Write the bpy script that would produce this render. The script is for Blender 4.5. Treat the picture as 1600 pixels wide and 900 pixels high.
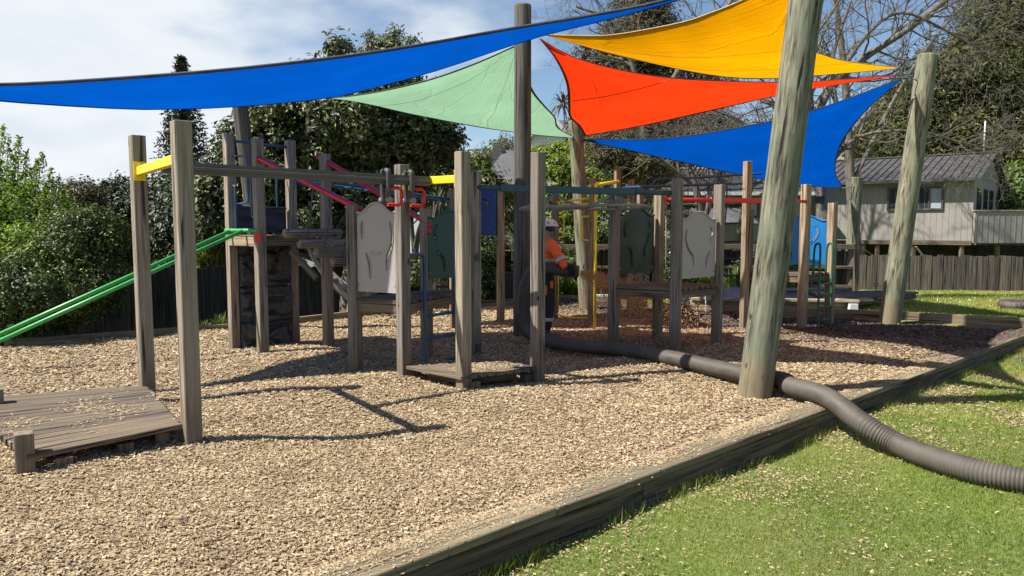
import bpy, bmesh, math, random
import numpy as np
from mathutils import Vector, Matrix, noise
from mathutils.geometry import tessellate_polygon
random.seed(7); rng = np.random.default_rng(7)
S = bpy.context.scene
for o in list(bpy.data.objects): bpy.data.objects.remove(o)
C = S.collection
R = math.radians

# ---------------------------------------------------------------- camera
FPX, PITCH, EYE = 1155.0, R(4.7), 1.6
cam = bpy.data.objects.new('camera', bpy.data.cameras.new('camera')); C.objects.link(cam)
cam.location = (0, 0, EYE); cam.rotation_euler = (R(90) - PITCH, 0, 0)
cam.data.sensor_width = 36; cam.data.lens = 36 * FPX / 1600
cam.data.clip_start = 0.05; cam.data.clip_end = 2000
S.camera = cam
S.render.resolution_x, S.render.resolution_y = 1024, 576

# ---------------------------------------------------------------- light
SHX, SHY = .767, .203                      # shadow offset per metre of height
sun_dir = Vector((-SHX, -SHY, 1)).normalized()
SUN_EL = math.asin(sun_dir.z); SUN_ROT = math.atan2(sun_dir.x, sun_dir.y)
sun = bpy.data.objects.new('sun', bpy.data.lights.new('sun', 'SUN')); C.objects.link(sun)
sun.data.energy = 5.0; sun.data.angle = R(0.55); sun.data.color = (1.0, .945, .86)
sun.rotation_euler = sun_dir.to_track_quat('Z', 'Y').to_euler()
W = bpy.data.worlds.new('World'); S.world = W; W.use_nodes = True
def build_world():
    nt = W.node_tree; N = nt.nodes; L = nt.links; N.clear()
    out = N.new('ShaderNodeOutputWorld'); sky = N.new('ShaderNodeTexSky'); sky.sky_type = 'NISHITA'
    sky.sun_disc = False; sky.sun_elevation = SUN_EL; sky.sun_rotation = SUN_ROT % (2 * math.pi)
    sky.air_density = 1.0; sky.dust_density = .08; sky.ozone_density = 3.0
    bg = N.new('ShaderNodeBackground'); bg.inputs[1].default_value = .068; L.new(sky.outputs[0], bg.inputs[0])
    tc = N.new('ShaderNodeTexCoord'); sep = N.new('ShaderNodeSeparateXYZ'); L.new(tc.outputs['Generated'], sep.inputs[0])
    def m(op, a, b=None, clamp=False):
        n = N.new('ShaderNodeMath'); n.operation = op; n.use_clamp = clamp
        for i, v in enumerate((a, b)):
            if v is None: continue
            if isinstance(v, (int, float)): n.inputs[i].default_value = v
            else: L.new(v, n.inputs[i])
        return n.outputs[0]
    zz = m('ADD', m('MAXIMUM', sep.outputs[2], 0.0), .22)
    comb = N.new('ShaderNodeCombineXYZ')
    L.new(m('DIVIDE', sep.outputs[0], zz), comb.inputs[0]); L.new(m('DIVIDE', sep.outputs[1], zz), comb.inputs[1])
    n1 = N.new('ShaderNodeTexNoise'); n1.inputs['Scale'].default_value = .85; n1.inputs['Detail'].default_value = 9; n1.inputs['Roughness'].default_value = .52
    n2 = N.new('ShaderNodeTexNoise'); n2.inputs['Scale'].default_value = 2.2; n2.inputs['Detail'].default_value = 7
    L.new(comb.outputs[0], n1.inputs['Vector']); L.new(comb.outputs[0], n2.inputs['Vector'])
    # a bank of cloud over the left part of the sky, thinning to blue on the right
    bias = m('MULTIPLY', sep.outputs[0], -.62)
    cov = m('SUBTRACT', m('ADD', m('ADD', n1.outputs[0], bias), m('MULTIPLY', n2.outputs[0], .22)), m('MULTIPLY', m('MAXIMUM', m('SUBTRACT', sep.outputs[2], .36), 0.0), 1.9))  # last term clears cloud above the view, added to cut ambient light
    mr = N.new('ShaderNodeMapRange'); mr.interpolation_type = 'SMOOTHSTEP'; L.new(cov, mr.inputs[0])
    mr.inputs[1].default_value = .60; mr.inputs[2].default_value = .80
    ramp = N.new('ShaderNodeValToRGB'); e = ramp.color_ramp.elements
    e[0].position = .34; e[0].color = (.68, .74, .80, 1); e[1].position = .66; e[1].color = (.80, .84, .88, 1)
    L.new(n2.outputs[0], ramp.inputs[0])
    cb = N.new('ShaderNodeBackground'); cb.inputs[1].default_value = .60; L.new(ramp.outputs[0], cb.inputs[0])
    mix = N.new('ShaderNodeMixShader'); L.new(mr.outputs[0], mix.inputs[0]); L.new(bg.outputs[0], mix.inputs[1]); L.new(cb.outputs[0], mix.inputs[2])
    L.new(mix.outputs[0], out.inputs[0])
build_world()
vs = S.view_settings; vs.view_transform = 'Standard'; vs.look = 'None'; vs.exposure = .93; vs.gamma = 1
S.cycles.max_bounces = 6; S.cycles.transparent_max_bounces = 6

# ---------------------------------------------------------------- surveying helpers: a sighting from the camera to a point on the ground or at a distance
def ray(x, y):
    dx = (x - 800) / FPX; dz = -(y - 450) / FPX
    return Vector((dx, math.cos(PITCH) + dz * math.sin(PITCH), -math.sin(PITCH) + dz * math.cos(PITCH)))
def G(x, y, z=0.0):
    r = ray(x, y); t = (z - EYE) / r.z; return Vector((r.x * t, r.y * t, z))
def at(x, y, Y):
    r = ray(x, y); t = Y / r.y; return Vector((r.x * t, Y, EYE + r.z * t))
def V(*a): return Vector(a)

# ---------------------------------------------------------------- materials
def mat_base(name):
    m = bpy.data.materials.new(name); m.use_nodes = True; nt = m.node_tree; nt.nodes.clear()
    out = nt.nodes.new('ShaderNodeOutputMaterial'); p = nt.nodes.new('ShaderNodeBsdfPrincipled')
    nt.links.new(p.outputs[0], out.inputs[0]); return m, nt, p, out
def nd(nt, t, **kw):
    n = nt.nodes.new(t)
    for k, v in kw.items():
        if k in n.inputs.keys(): n.inputs[k].default_value = v
        else: setattr(n, k, v)
    return n
def ramp(nt, src, stops):
    r = nt.nodes.new('ShaderNodeValToRGB'); e = r.color_ramp.elements
    while len(e) < len(stops): e.new(.5)
    for i, (p, c) in enumerate(stops): e[i].position = p; e[i].color = (*c, 1)
    nt.links.new(src, r.inputs[0]); return r.outputs[0]
def mixc(nt, f, a, b, mode='MIX'):
    n = nt.nodes.new('ShaderNodeMix'); n.data_type = 'RGBA'; n.blend_type = mode
    for i, v in ((0, f), (6, a), (7, b)):
        if isinstance(v, (int, float)): n.inputs[i].default_value = v
        elif isinstance(v, tuple): n.inputs[i].default_value = (*v, 1)
        else: nt.links.new(v, n.inputs[i])
    return n.outputs[2]
def mth(nt, op, a, b=0.0, clamp=False):
    n = nt.nodes.new('ShaderNodeMath'); n.operation = op; n.use_clamp = clamp
    for i, v in enumerate((a, b)):
        if isinstance(v, (int, float)): n.inputs[i].default_value = v
        else: nt.links.new(v, n.inputs[i])
    return n.outputs[0]
def bump(nt, p, h, strength=.5, dist=.01):
    b = nd(nt, 'ShaderNodeBump'); b.inputs['Strength'].default_value = strength; b.inputs['Distance'].default_value = dist
    nt.links.new(h, b.inputs['Height']); nt.links.new(b.outputs[0], p.inputs['Normal'])

def wood(name, dark, light, tint=None, scale=1.0, rough=.85, knots=True, dirt=None, zs=1.0):
    """weathered timber: grain along local Z, each board offset by its object random"""
    m, nt, p, out = mat_base(name)
    tc = nd(nt, 'ShaderNodeTexCoord'); oi = nd(nt, 'ShaderNodeObjectInfo')
    add = nd(nt, 'ShaderNodeVectorMath', operation='ADD'); nt.links.new(tc.outputs['Object'], add.inputs[0])
    sc = nd(nt, 'ShaderNodeVectorMath', operation='SCALE'); sc.inputs['Scale'].default_value = 40
    cmb = nd(nt, 'ShaderNodeCombineXYZ')
    for i in range(3): nt.links.new(oi.outputs['Random'], cmb.inputs[i])
    nt.links.new(cmb.outputs[0], sc.inputs[0]); nt.links.new(sc.outputs[0], add.inputs[1])
    mp = nd(nt, 'ShaderNodeMapping'); mp.inputs['Scale'].default_value = (scale * 42, scale * 42, scale * 1.6 * zs); nt.links.new(add.outputs[0], mp.inputs[0])
    g = nd(nt, 'ShaderNodeTexNoise', Scale=1.0, Detail=8.0, Roughness=.62, Distortion=.6); nt.links.new(mp.outputs[0], g.inputs['Vector'])
    mp2 = nd(nt, 'ShaderNodeMapping'); mp2.inputs['Scale'].default_value = (9 * scale, 9 * scale, 1.5 * scale * zs); nt.links.new(add.outputs[0], mp2.inputs[0])
    b = nd(nt, 'ShaderNodeTexNoise', Scale=1.0, Detail=5.0); nt.links.new(mp2.outputs[0], b.inputs['Vector'])
    col = ramp(nt, g.outputs[0], [(.37, tuple(a * .8 for a in dark)), (.5, tuple((a + c) / 2 for a, c in zip(dark, light))), (.63, light)])
    if tint:
        f = ramp(nt, b.outputs[0], [(.42, (0, 0, 0)), (.62, (1, 1, 1))])
        col = mixc(nt, f, col, mixc(nt, .75, col, tint))
    # long drying cracks
    mp3 = nd(nt, 'ShaderNodeMapping'); mp3.inputs['Scale'].default_value = (28 * scale, 28 * scale, .9 * scale * zs); nt.links.new(add.outputs[0], mp3.inputs[0])
    cr = nd(nt, 'ShaderNodeTexNoise', Scale=1.0, Detail=3.0, Distortion=.3); nt.links.new(mp3.outputs[0], cr.inputs['Vector'])
    crk = ramp(nt, cr.outputs[0], [(.33 - (.03 if zs > 1 else 0), (0, 0, 0)), (.38, (1, 1, 1))])
    col = mixc(nt, crk, tuple(a * .35 for a in dark), col)
    if knots:
        mp4 = nd(nt, 'ShaderNodeMapping'); mp4.inputs['Scale'].default_value = (5, 5, 2.6); nt.links.new(add.outputs[0], mp4.inputs[0])
        vo = nd(nt, 'ShaderNodeTexVoronoi', Scale=1.0); nt.links.new(mp4.outputs[0], vo.inputs['Vector'])
        k = ramp(nt, vo.outputs['Distance'], [(.055, (1, 1, 1)), (.10, (0, 0, 0))])
        col = mixc(nt, k, col, tuple(a * .5 for a in dark))
    rv = ramp(nt, oi.outputs['Random'], [(0, (.74, .74, .77)), (.5, (1.0, .98, .95)), (1, (1.17, 1.13, 1.05))])
    col = mixc(nt, 1.0, col, rv, 'MULTIPLY')
    big = ramp(nt, b.outputs[0], [(.3, (.78, .78, .78)), (.7, (1.1, 1.1, 1.1))])
    col = mixc(nt, 1.0, col, big, 'MULTIPLY')
    if dirt:   # rain splash and lichen collecting near the foot of the timber
        geo = nd(nt, 'ShaderNodeNewGeometry'); sp = nd(nt, 'ShaderNodeSeparateXYZ'); nt.links.new(geo.outputs['Position'], sp.inputs[0])
        h = mth(nt, 'ADD', mth(nt, 'MULTIPLY', sp.outputs[2], 2.2), mth(nt, 'MULTIPLY', b.outputs[0], -.9))
        f = ramp(nt, h, [(-.0, (1, 1, 1)), (.5, (0, 0, 0))])
        col = mixc(nt, mth(nt, 'MULTIPLY', f, .6), col, dirt)
    nt.links.new(col, p.inputs['Base Color']); p.inputs['Roughness'].default_value = rough
    p.inputs['Specular IOR Level'].default_value = .25
    hh = mth(nt, 'MULTIPLY', mth(nt, 'ADD', g.outputs[0], crk), .5)
    bump(nt, p, hh, .5, .0016)
    return m
def plastic(name, col, rough=.45, var=.12, dust=.25):
    m, nt, p, out = mat_base(name)
    tc = nd(nt, 'ShaderNodeTexCoord'); n = nd(nt, 'ShaderNodeTexNoise', Scale=3.5, Detail=6.0, Roughness=.6); nt.links.new(tc.outputs['Object'], n.inputs['Vector'])
    f = ramp(nt, n.outputs[0], [(.35, (0, 0, 0)), (.7, (1, 1, 1))])
    dusty = tuple(c * (1 - dust) + .30 * dust for c in col)
    c = mixc(nt, f, tuple(c * (1 - var) for c in col), dusty)
    n3 = nd(nt, 'ShaderNodeTexNoise', Scale=26.0, Detail=4.0); nt.links.new(tc.outputs['Object'], n3.inputs['Vector'])
    c = mixc(nt, 1.0, c, ramp(nt, n3.outputs[0], [(.3, (.95, .95, .95)), (.6, (1.02, 1.02, 1.02))]), 'MULTIPLY')
    nt.links.new(c, p.inputs['Base Color'])
    r = mth(nt, 'ADD', mth(nt, 'MULTIPLY', f, .25), rough - .05); nt.links.new(r, p.inputs['Roughness'])
    n2 = nd(nt, 'ShaderNodeTexNoise', Scale=90.0, Detail=3.0); nt.links.new(tc.outputs['Object'], n2.inputs['Vector'])
    bump(nt, p, n2.outputs[0], .10, .001)
    return m
def cloth(name, col, thru=.5):
    m, nt, p, out = mat_base(name); nt.nodes.remove(p)
    at_ = nd(nt, 'ShaderNodeUVMap'); tc = nd(nt, 'ShaderNodeTexCoord')
    n = nd(nt, 'ShaderNodeTexNoise', Scale=1.3, Detail=5.0); nt.links.new(tc.outputs['Object'], n.inputs['Vector'])
    mp = nd(nt, 'ShaderNodeMapping'); mp.inputs['Scale'].default_value = (1.2, 60, 1); nt.links.new(tc.outputs['UV'], mp.inputs[0])
    w = nd(nt, 'ShaderNodeTexNoise', Scale=1.0, Detail=6.0, Distortion=1.2); nt.links.new(mp.outputs[0], w.inputs['Vector'])
    c = mixc(nt, 1.0, (*col,), ramp(nt, n.outputs[0], [(.3, (.9, .9, .9)), (.7, (1.08, 1.08, 1.08))]), 'MULTIPLY')
    d = nd(nt, 'ShaderNodeBsdfDiffuse'); t = nd(nt, 'ShaderNodeBsdfTranslucent'); mx = nd(nt, 'ShaderNodeMixShader'); mx.inputs[0].default_value = thru
    nt.links.new(c, d.inputs[0]); nt.links.new(c, t.inputs[0])
    # knitted cloth with tension creases
    vo = nd(nt, 'ShaderNodeTexVoronoi', Scale=1.0); vo.feature = 'DISTANCE_TO_EDGE'
    mp5 = nd(nt, 'ShaderNodeMapping'); mp5.inputs['Scale'].default_value = (1.5, 5, 1); mp5.inputs['Rotation'].default_value = (0, 0, .5)
    nz = nd(nt, 'ShaderNodeTexNoise', Scale=6.0, Detail=3.0); nt.links.new(tc.outputs['UV'], nz.inputs['Vector'])
    va = nd(nt, 'ShaderNodeVectorMath', operation='ADD'); nt.links.new(tc.outputs['UV'], va.inputs[0])
    vsx = nd(nt, 'ShaderNodeVectorMath', operation='SCALE'); vsx.inputs['Scale'].default_value = .12; nt.links.new(nz.outputs['Color'], vsx.inputs[0]); nt.links.new(vsx.outputs[0], va.inputs[1])
    nt.links.new(va.outputs[0], mp5.inputs[0]); nt.links.new(mp5.outputs[0], vo.inputs['Vector'])
    cre = ramp(nt, vo.outputs['Distance'], [(0, (1, 1, 1)), (.035, (0, 0, 0))])
    h = mth(nt, 'ADD', mth(nt, 'MULTIPLY', w.outputs[0], .5), mth(nt, 'MULTIPLY', cre, .35))
    b = nd(nt, 'ShaderNodeBump'); b.inputs['Strength'].default_value = .6; b.inputs['Distance'].default_value = .035; nt.links.new(h, b.inputs['Height'])
    nt.links.new(b.outputs[0], d.inputs['Normal']); nt.links.new(b.outputs[0], t.inputs['Normal'])
    nt.links.new(d.outputs[0], mx.inputs[1]); nt.links.new(t.outputs[0], mx.inputs[2]); nt.links.new(mx.outputs[0], out.inputs[0])
    return m
def leafmat(name, stops, thru=.3, rough=.5, spec=.4):
    m, nt, p, out = mat_base(name)
    a = nd(nt, 'ShaderNodeAttribute', attribute_name='tint')
    c = ramp(nt, a.outputs['Fac'], stops)
    nt.links.new(c, p.inputs['Base Color']); p.inputs['Roughness'].default_value = rough; p.inputs['Specular IOR Level'].default_value = spec
    if thru > 0:
        t = nd(nt, 'ShaderNodeBsdfTranslucent'); mx = nd(nt, 'ShaderNodeMixShader'); mx.inputs[0].default_value = thru
        nt.links.new(mixc(nt, 1.0, c, (1.25, 1.3, .6), 'MULTIPLY'), t.inputs[0]); nt.links.new(p.outputs[0], mx.inputs[1]); nt.links.new(t.outputs[0], mx.inputs[2]); nt.links.new(mx.outputs[0], out.inputs[0])
    return m
def barkmat(name, dark, light, sc=6):
    m, nt, p, out = mat_base(name)
    tc = nd(nt, 'ShaderNodeTexCoord'); mp = nd(nt, 'ShaderNodeMapping'); mp.inputs['Scale'].default_value = (sc, sc, sc * .35); nt.links.new(tc.outputs['Object'], mp.inputs[0])
    n = nd(nt, 'ShaderNodeTexNoise', Scale=1.5, Detail=9.0, Roughness=.65); nt.links.new(mp.outputs[0], n.inputs['Vector'])
    nt.links.new(ramp(nt, n.outputs[0], [(.35, dark), (.65, light)]), p.inputs['Base Color']); p.inputs['Roughness'].default_value = .9
    bump(nt, p, n.outputs[0], .6, .012); return m

M = {}
M['post'] = wood('post_timber', (.14, .118, .095), (.375, .325, .268), tint=(.215, .19, .155), dirt=(.13, .10, .065))
M['postlight'] = wood('pale_post_timber', (.17, .13, .085), (.42, .34, .24), dirt=(.16, .13, .09))
M['deck'] = wood('deck_timber', (.07, .056, .042), (.23, .185, .135), tint=(.15, .12, .085), scale=.9, knots=False)
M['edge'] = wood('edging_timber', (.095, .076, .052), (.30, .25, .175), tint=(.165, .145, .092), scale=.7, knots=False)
M['edgeside'] = wood('shaded_edging_timber', (.042, .034, .024), (.155, .125, .088), scale=.7, knots=False)  # edging timber darkened: shade of the sun-averted face put into the colour
M['pole'] = wood('treated_pole', (.05, .050, .036), (.315, .305, .225), tint=(.14, .165, .115), scale=.7, zs=2.2, dirt=(.20, .155, .09))
M['poledark'] = wood('weathered_pole', (.065, .06, .05), (.18, .168, .142), scale=.62)
M['fence'] = wood('fence_timber', (.045, .04, .034), (.135, .12, .10), scale=.6, knots=False)
M['fencedark'] = wood('old_fence_timber', (.022, .022, .021), (.068, .066, .06), scale=.6, knots=False)
M['logend'] = wood('log_timber', (.09, .075, .06), (.28, .24, .19), scale=.8)
M['yellow'] = plastic('yellow_paint', (.86, .62, .012), .38, .08, .05)
M['greenp'] = plastic('green_paint', (.035, .36, .075), .32, .1, .05)
M['blue'] = plastic('blue_paint', (.007, .068, .15), .35, .2, .06)
M['ladder'] = plastic('dark_green_paint', (.012, .11, .045), .42, .15, .05)
M['teal'] = plastic('teal_paint', (.018, .075, .092), .42, .15, .1)
M['pink'] = plastic('faded_red_paint', (.52, .012, .038), .35, .15, .05)
M['red'] = plastic('red_paint', (.70, .012, .012), .34, .1, .03)
M['greypanel'] = plastic('warm_grey_plastic', (.38, .34, .325), .45, .05, .05)
M['darkgreen'] = plastic('dark_green_plastic', (.012, .07, .058), .34, .15, .06)
M['bottle'] = plastic('bottle_green_plastic', (.012, .035, .024), .42, .15, .05)
M['bluepanel'] = plastic('sky_blue_plastic', (.006, .20, .58), .35, .08, .03)
M['navy'] = plastic('navy_plastic', (.006, .04, .20), .4, .15, .03)
M['navydark'] = plastic('dark_navy_plastic', (.01, .016, .04), .45, .15, .04)
M['charcoal'] = plastic('charcoal_plastic', (.040, .042, .046), .5, .25, .12)
M['beam'] = plastic('grey_brown_metal', (.085, .078, .066), .5, .2, .1)
M['metal'] = plastic('galvanised_metal', (.22, .22, .21), .45, .2, .1)
M['black'] = plastic('black_rubber', (.02, .02, .02), .6, .2, .05)
M['hem_blue'] = plastic('dark_blue_webbing', (.004, .014, .045), .8)
M['hem_red'] = plastic('dark_red_webbing', (.12, .006, .006), .8)
M['hem_yellow'] = plastic('yellow_webbing', (.42, .33, .15), .8)
M['hem_green'] = plastic('dark_green_webbing', (.045, .085, .04), .8)
M['seam'] = plastic('red_seam', (.30, .01, .008), .8)
M['sail_blue'] = cloth('blue_shade_cloth', (.0005, .068, .385), .55)
M['sail_red'] = cloth('red_shade_cloth', (.86, .045, .006), .58)
M['sail_yellow'] = cloth('yellow_shade_cloth', (.86, .365, .002), .55)
M['sail_green'] = cloth('mint_shade_cloth', (.262, .45, .285), .55)
M['hose'] = plastic('brown_black_hose', (.075, .060, .045), .58, .25, .12)
M['rope'] = plastic('blue_rope', (.02, .07, .10), .8)
M['ropew'] = plastic('pale_rope', (.35, .33, .29), .8)
M['white'] = plastic('white_paint', (.72, .73, .73), .5, .05, .05)
M['orange'] = plastic('orange_fluorescent_cloth', (.95, .15, .03), .8, .06, .0)
M['darkcloth'] = plastic('navy_black_work_cloth', (.016, .017, .021), .8, .2, .05)
M['reflect'] = plastic('silver_tape', (.5, .5, .48), .5)
M['helmet'] = plastic('helmet_shell', (.72, .72, .70), .3, .04, .0)
M['skin'] = plastic('skin', (.36, .20, .14), .6)
M['boot'] = plastic('boot_leather', (.035, .022, .015), .6)
M['rooftile'] = plastic('grey_roofing', (.095, .095, .10), .6, .2, .12)
M['roofmetal'] = plastic('ribbed_metal_roofing', (.058, .052, .050), .5, .2, .15)
M['roofred'] = plastic('maroon_roofing', (.10, .045, .042), .7)
M['housewall'] = plastic('grey_beige_boards', (.27, .253, .23), .75, .06, .05)
M['gable'] = plastic('white_weatherboard', (.70, .72, .72), .7, .06, .05)
M['farwall'] = plastic('grey_wall_boards', (.22, .215, .20), .8)
M['frame'] = plastic('dark_window_frame', (.02, .02, .02), .4)
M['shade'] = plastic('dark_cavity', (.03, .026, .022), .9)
M['tarp'] = plastic('grey_tarpaulin', (.20, .25, .31), .33, .2, .1)
M['sandtim'] = wood('pale_sandpit_timber', (.20, .165, .12), (.46, .40, .30), knots=False)
M['barktree'] = barkmat('rough_bark', (.045, .036, .028), (.15, .125, .10))
M['greybark'] = barkmat('pale_grey_bark', (.13, .115, .09), (.34, .31, .27), 5)
M['twig'] = barkmat('grey_twig', (.07, .06, .05), (.17, .15, .125), 9); M['midbark'] = barkmat('grey_brown_bark', (.055, .046, .037), (.19, .165, .135), 5)
def glassmat():
    m, nt, p, out = mat_base('window_glass'); p.inputs['Base Color'].default_value = (.05, .06, .07, 1); p.inputs['Roughness'].default_value = .04
    p.inputs['Specular IOR Level'].default_value = .9; p.inputs['Metallic'].default_value = .35
    return m
M['glass'] = glassmat()
def curtainmat():
    m, nt, p, out = mat_base('pale_curtain')
    tc = nd(nt, 'ShaderNodeTexCoord'); w = nd(nt, 'ShaderNodeTexWave', Scale=9.0, Distortion=1.5); nt.links.new(tc.outputs['Object'], w.inputs['Vector'])
    nt.links.new(ramp(nt, w.outputs[0], [(0, (.16, .19, .24)), (1, (.42, .47, .54))]), p.inputs['Base Color']); return m
M['curtain'] = curtainmat()
M['box'] = plastic('grey_box_paint', (.15, .155, .155), .5, .15, .1)
M['spade'] = plastic('blue_spade', (.02, .10, .22), .5)

# ---------------------------------------------------------------- ground materials
def chipmat(name, ground=False, allfresh=False):
    m, nt, p, out = mat_base(name)
    geo = nd(nt, 'ShaderNodeNewGeometry'); sp = nd(nt, 'ShaderNodeSeparateXYZ'); nt.links.new(geo.outputs['Position'], sp.inputs[0])
    big = nd(nt, 'ShaderNodeTexNoise', Scale=.9, Detail=6.0); nt.links.new(geo.outputs['Position'], big.inputs['Vector'])
    fresh = [(0, (.11, .07, .040)), (.18, (.255, .182, .106)), (.6, (.385, .292, .178)), (.9, (.50, .40, .255)), (1, (.64, .54, .40))]
    old = [(0, (.050, .040, .032)), (.5, (.098, .073, .056)), (1, (.20, .152, .115))]
    if ground:
        v = nd(nt, 'ShaderNodeTexVoronoi', Scale=48.0); v.inputs['Randomness'].default_value = 1
        mp = nd(nt, 'ShaderNodeMapping'); mp.inputs['Scale'].default_value = (1, 1.9, 1); mp.inputs['Rotation'].default_value = (0, 0, .3)
        dn = nd(nt, 'ShaderNodeTexNoise', Scale=14.0, Detail=4.0); nt.links.new(geo.outputs['Position'], dn.inputs['Vector'])
        va = nd(nt, 'ShaderNodeVectorMath', operation='ADD'); nt.links.new(geo.outputs['Position'], va.inputs[0]); 
        vsx = nd(nt, 'ShaderNodeVectorMath', operation='SCALE'); vsx.inputs['Scale'].default_value = .10; nt.links.new(dn.outputs['Color'], vsx.inputs[0]); nt.links.new(vsx.outputs[0], va.inputs[1])
        nt.links.new(va.outputs[0], mp.inputs[0]); nt.links.new(mp.outputs[0], v.inputs['Vector'])
        bw = nd(nt, 'ShaderNodeSeparateColor'); nt.links.new(v.outputs['Color'], bw.inputs[0]); f = bw.outputs[0]
        f = mth(nt, 'MULTIPLY', f, .8)
    else:
        a = nd(nt, 'ShaderNodeAttribute', attribute_name='tint'); f = a.outputs['Fac']
    cf = ramp(nt, f, fresh); co = ramp(nt, f, old)
    # the far right corner still has last year's darker mulch
    t = mth(nt, 'ADD', mth(nt, 'ADD', mth(nt, 'MULTIPLY', sp.outputs[0], .24), mth(nt, 'MULTIPLY', sp.outputs[1], .21)), mth(nt, 'MULTIPLY', big.outputs[0], .9))
    k = ramp(nt, mth(nt, 'SUBTRACT', t, 3.35), [(0, (0, 0, 0)), (.62, (1, 1, 1))])
    c = mixc(nt, .0 if allfresh else k, cf, co)
    if allfresh: c = mixc(nt, 1.0, c, (2.1, 1.7, 1.25), 'MULTIPLY')  # spray chips also brightened in colour to offset the shade around them
    lg = nd(nt, 'ShaderNodeTexNoise', Scale=3.1, Detail=5.0); nt.links.new(geo.outputs['Position'], lg.inputs['Vector'])
    c = mixc(nt, 1.0, c, ramp(nt, lg.outputs[0], [(.3, (.80, .79, .78)), (.68, (1.08, 1.08, 1.08))]), 'MULTIPLY')
    nt.links.new(c, p.inputs['Base Color']); p.inputs['Roughness'].default_value = .85; p.inputs['Specular IOR Level'].default_value = .2
    if ground:
        h = mth(nt, 'ADD', mth(nt, 'MULTIPLY', f, .6), mth(nt, 'MULTIPLY', v.outputs['Distance'], -.8)); bump(nt, p, h, 1.0, .022)
    return m
M['barkground'] = chipmat('bark_mulch', True); M['chip'] = chipmat('bark_chip'); M['chipfly'] = chipmat('fresh_brightened_chip', False, True)
def lawnmat():
    m, nt, p, out = mat_base('lawn_soil')
    geo = nd(nt, 'ShaderNodeNewGeometry'); n = nd(nt, 'ShaderNodeTexNoise', Scale=22.0, Detail=8.0, Roughness=.7); nt.links.new(geo.outputs['Position'], n.inputs['Vector'])
    b = nd(nt, 'ShaderNodeTexNoise', Scale=.8, Detail=5.0); nt.links.new(geo.outputs['Position'], b.inputs['Vector'])
    c = ramp(nt, n.outputs[0], [(.3, (.07, .095, .02)), (.55, (.15, .205, .04)), (.75, (.24, .28, .08))])
    c = mixc(nt, ramp(nt, b.outputs[0], [(.45, (0, 0, 0)), (.66, (.5, .5, .5))]), c, (.21, .185, .08))
    nt.links.new(c, p.inputs['Base Color']); p.inputs['Roughness'].default_value = .95; bump(nt, p, n.outputs[0], .9, .03); return m
M['lawn'] = lawnmat()
M['grass'] = leafmat('grass_blade', [(0, (.06, .105, .011)), (.4, (.155, .22, .026)), (.72, (.26, .31, .055)), (.9, (.35, .37, .10)), (1, (.46, .40, .18))], .35, .6, .2)
def soilmat():
    m, nt, p, out = mat_base('dark_soil'); geo = nd(nt, 'ShaderNodeNewGeometry'); n = nd(nt, 'ShaderNodeTexNoise', Scale=3.0, Detail=9.0); nt.links.new(geo.outputs['Position'], n.inputs['Vector'])
    nt.links.new(ramp(nt, n.outputs[0], [(.35, (.03, .035, .015)), (.65, (.07, .085, .03))]), p.inputs['Base Color']); p.inputs['Roughness'].default_value = 1; bump(nt, p, n.outputs[0], .8, .05); return m
M['soil'] = soilmat()

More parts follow.
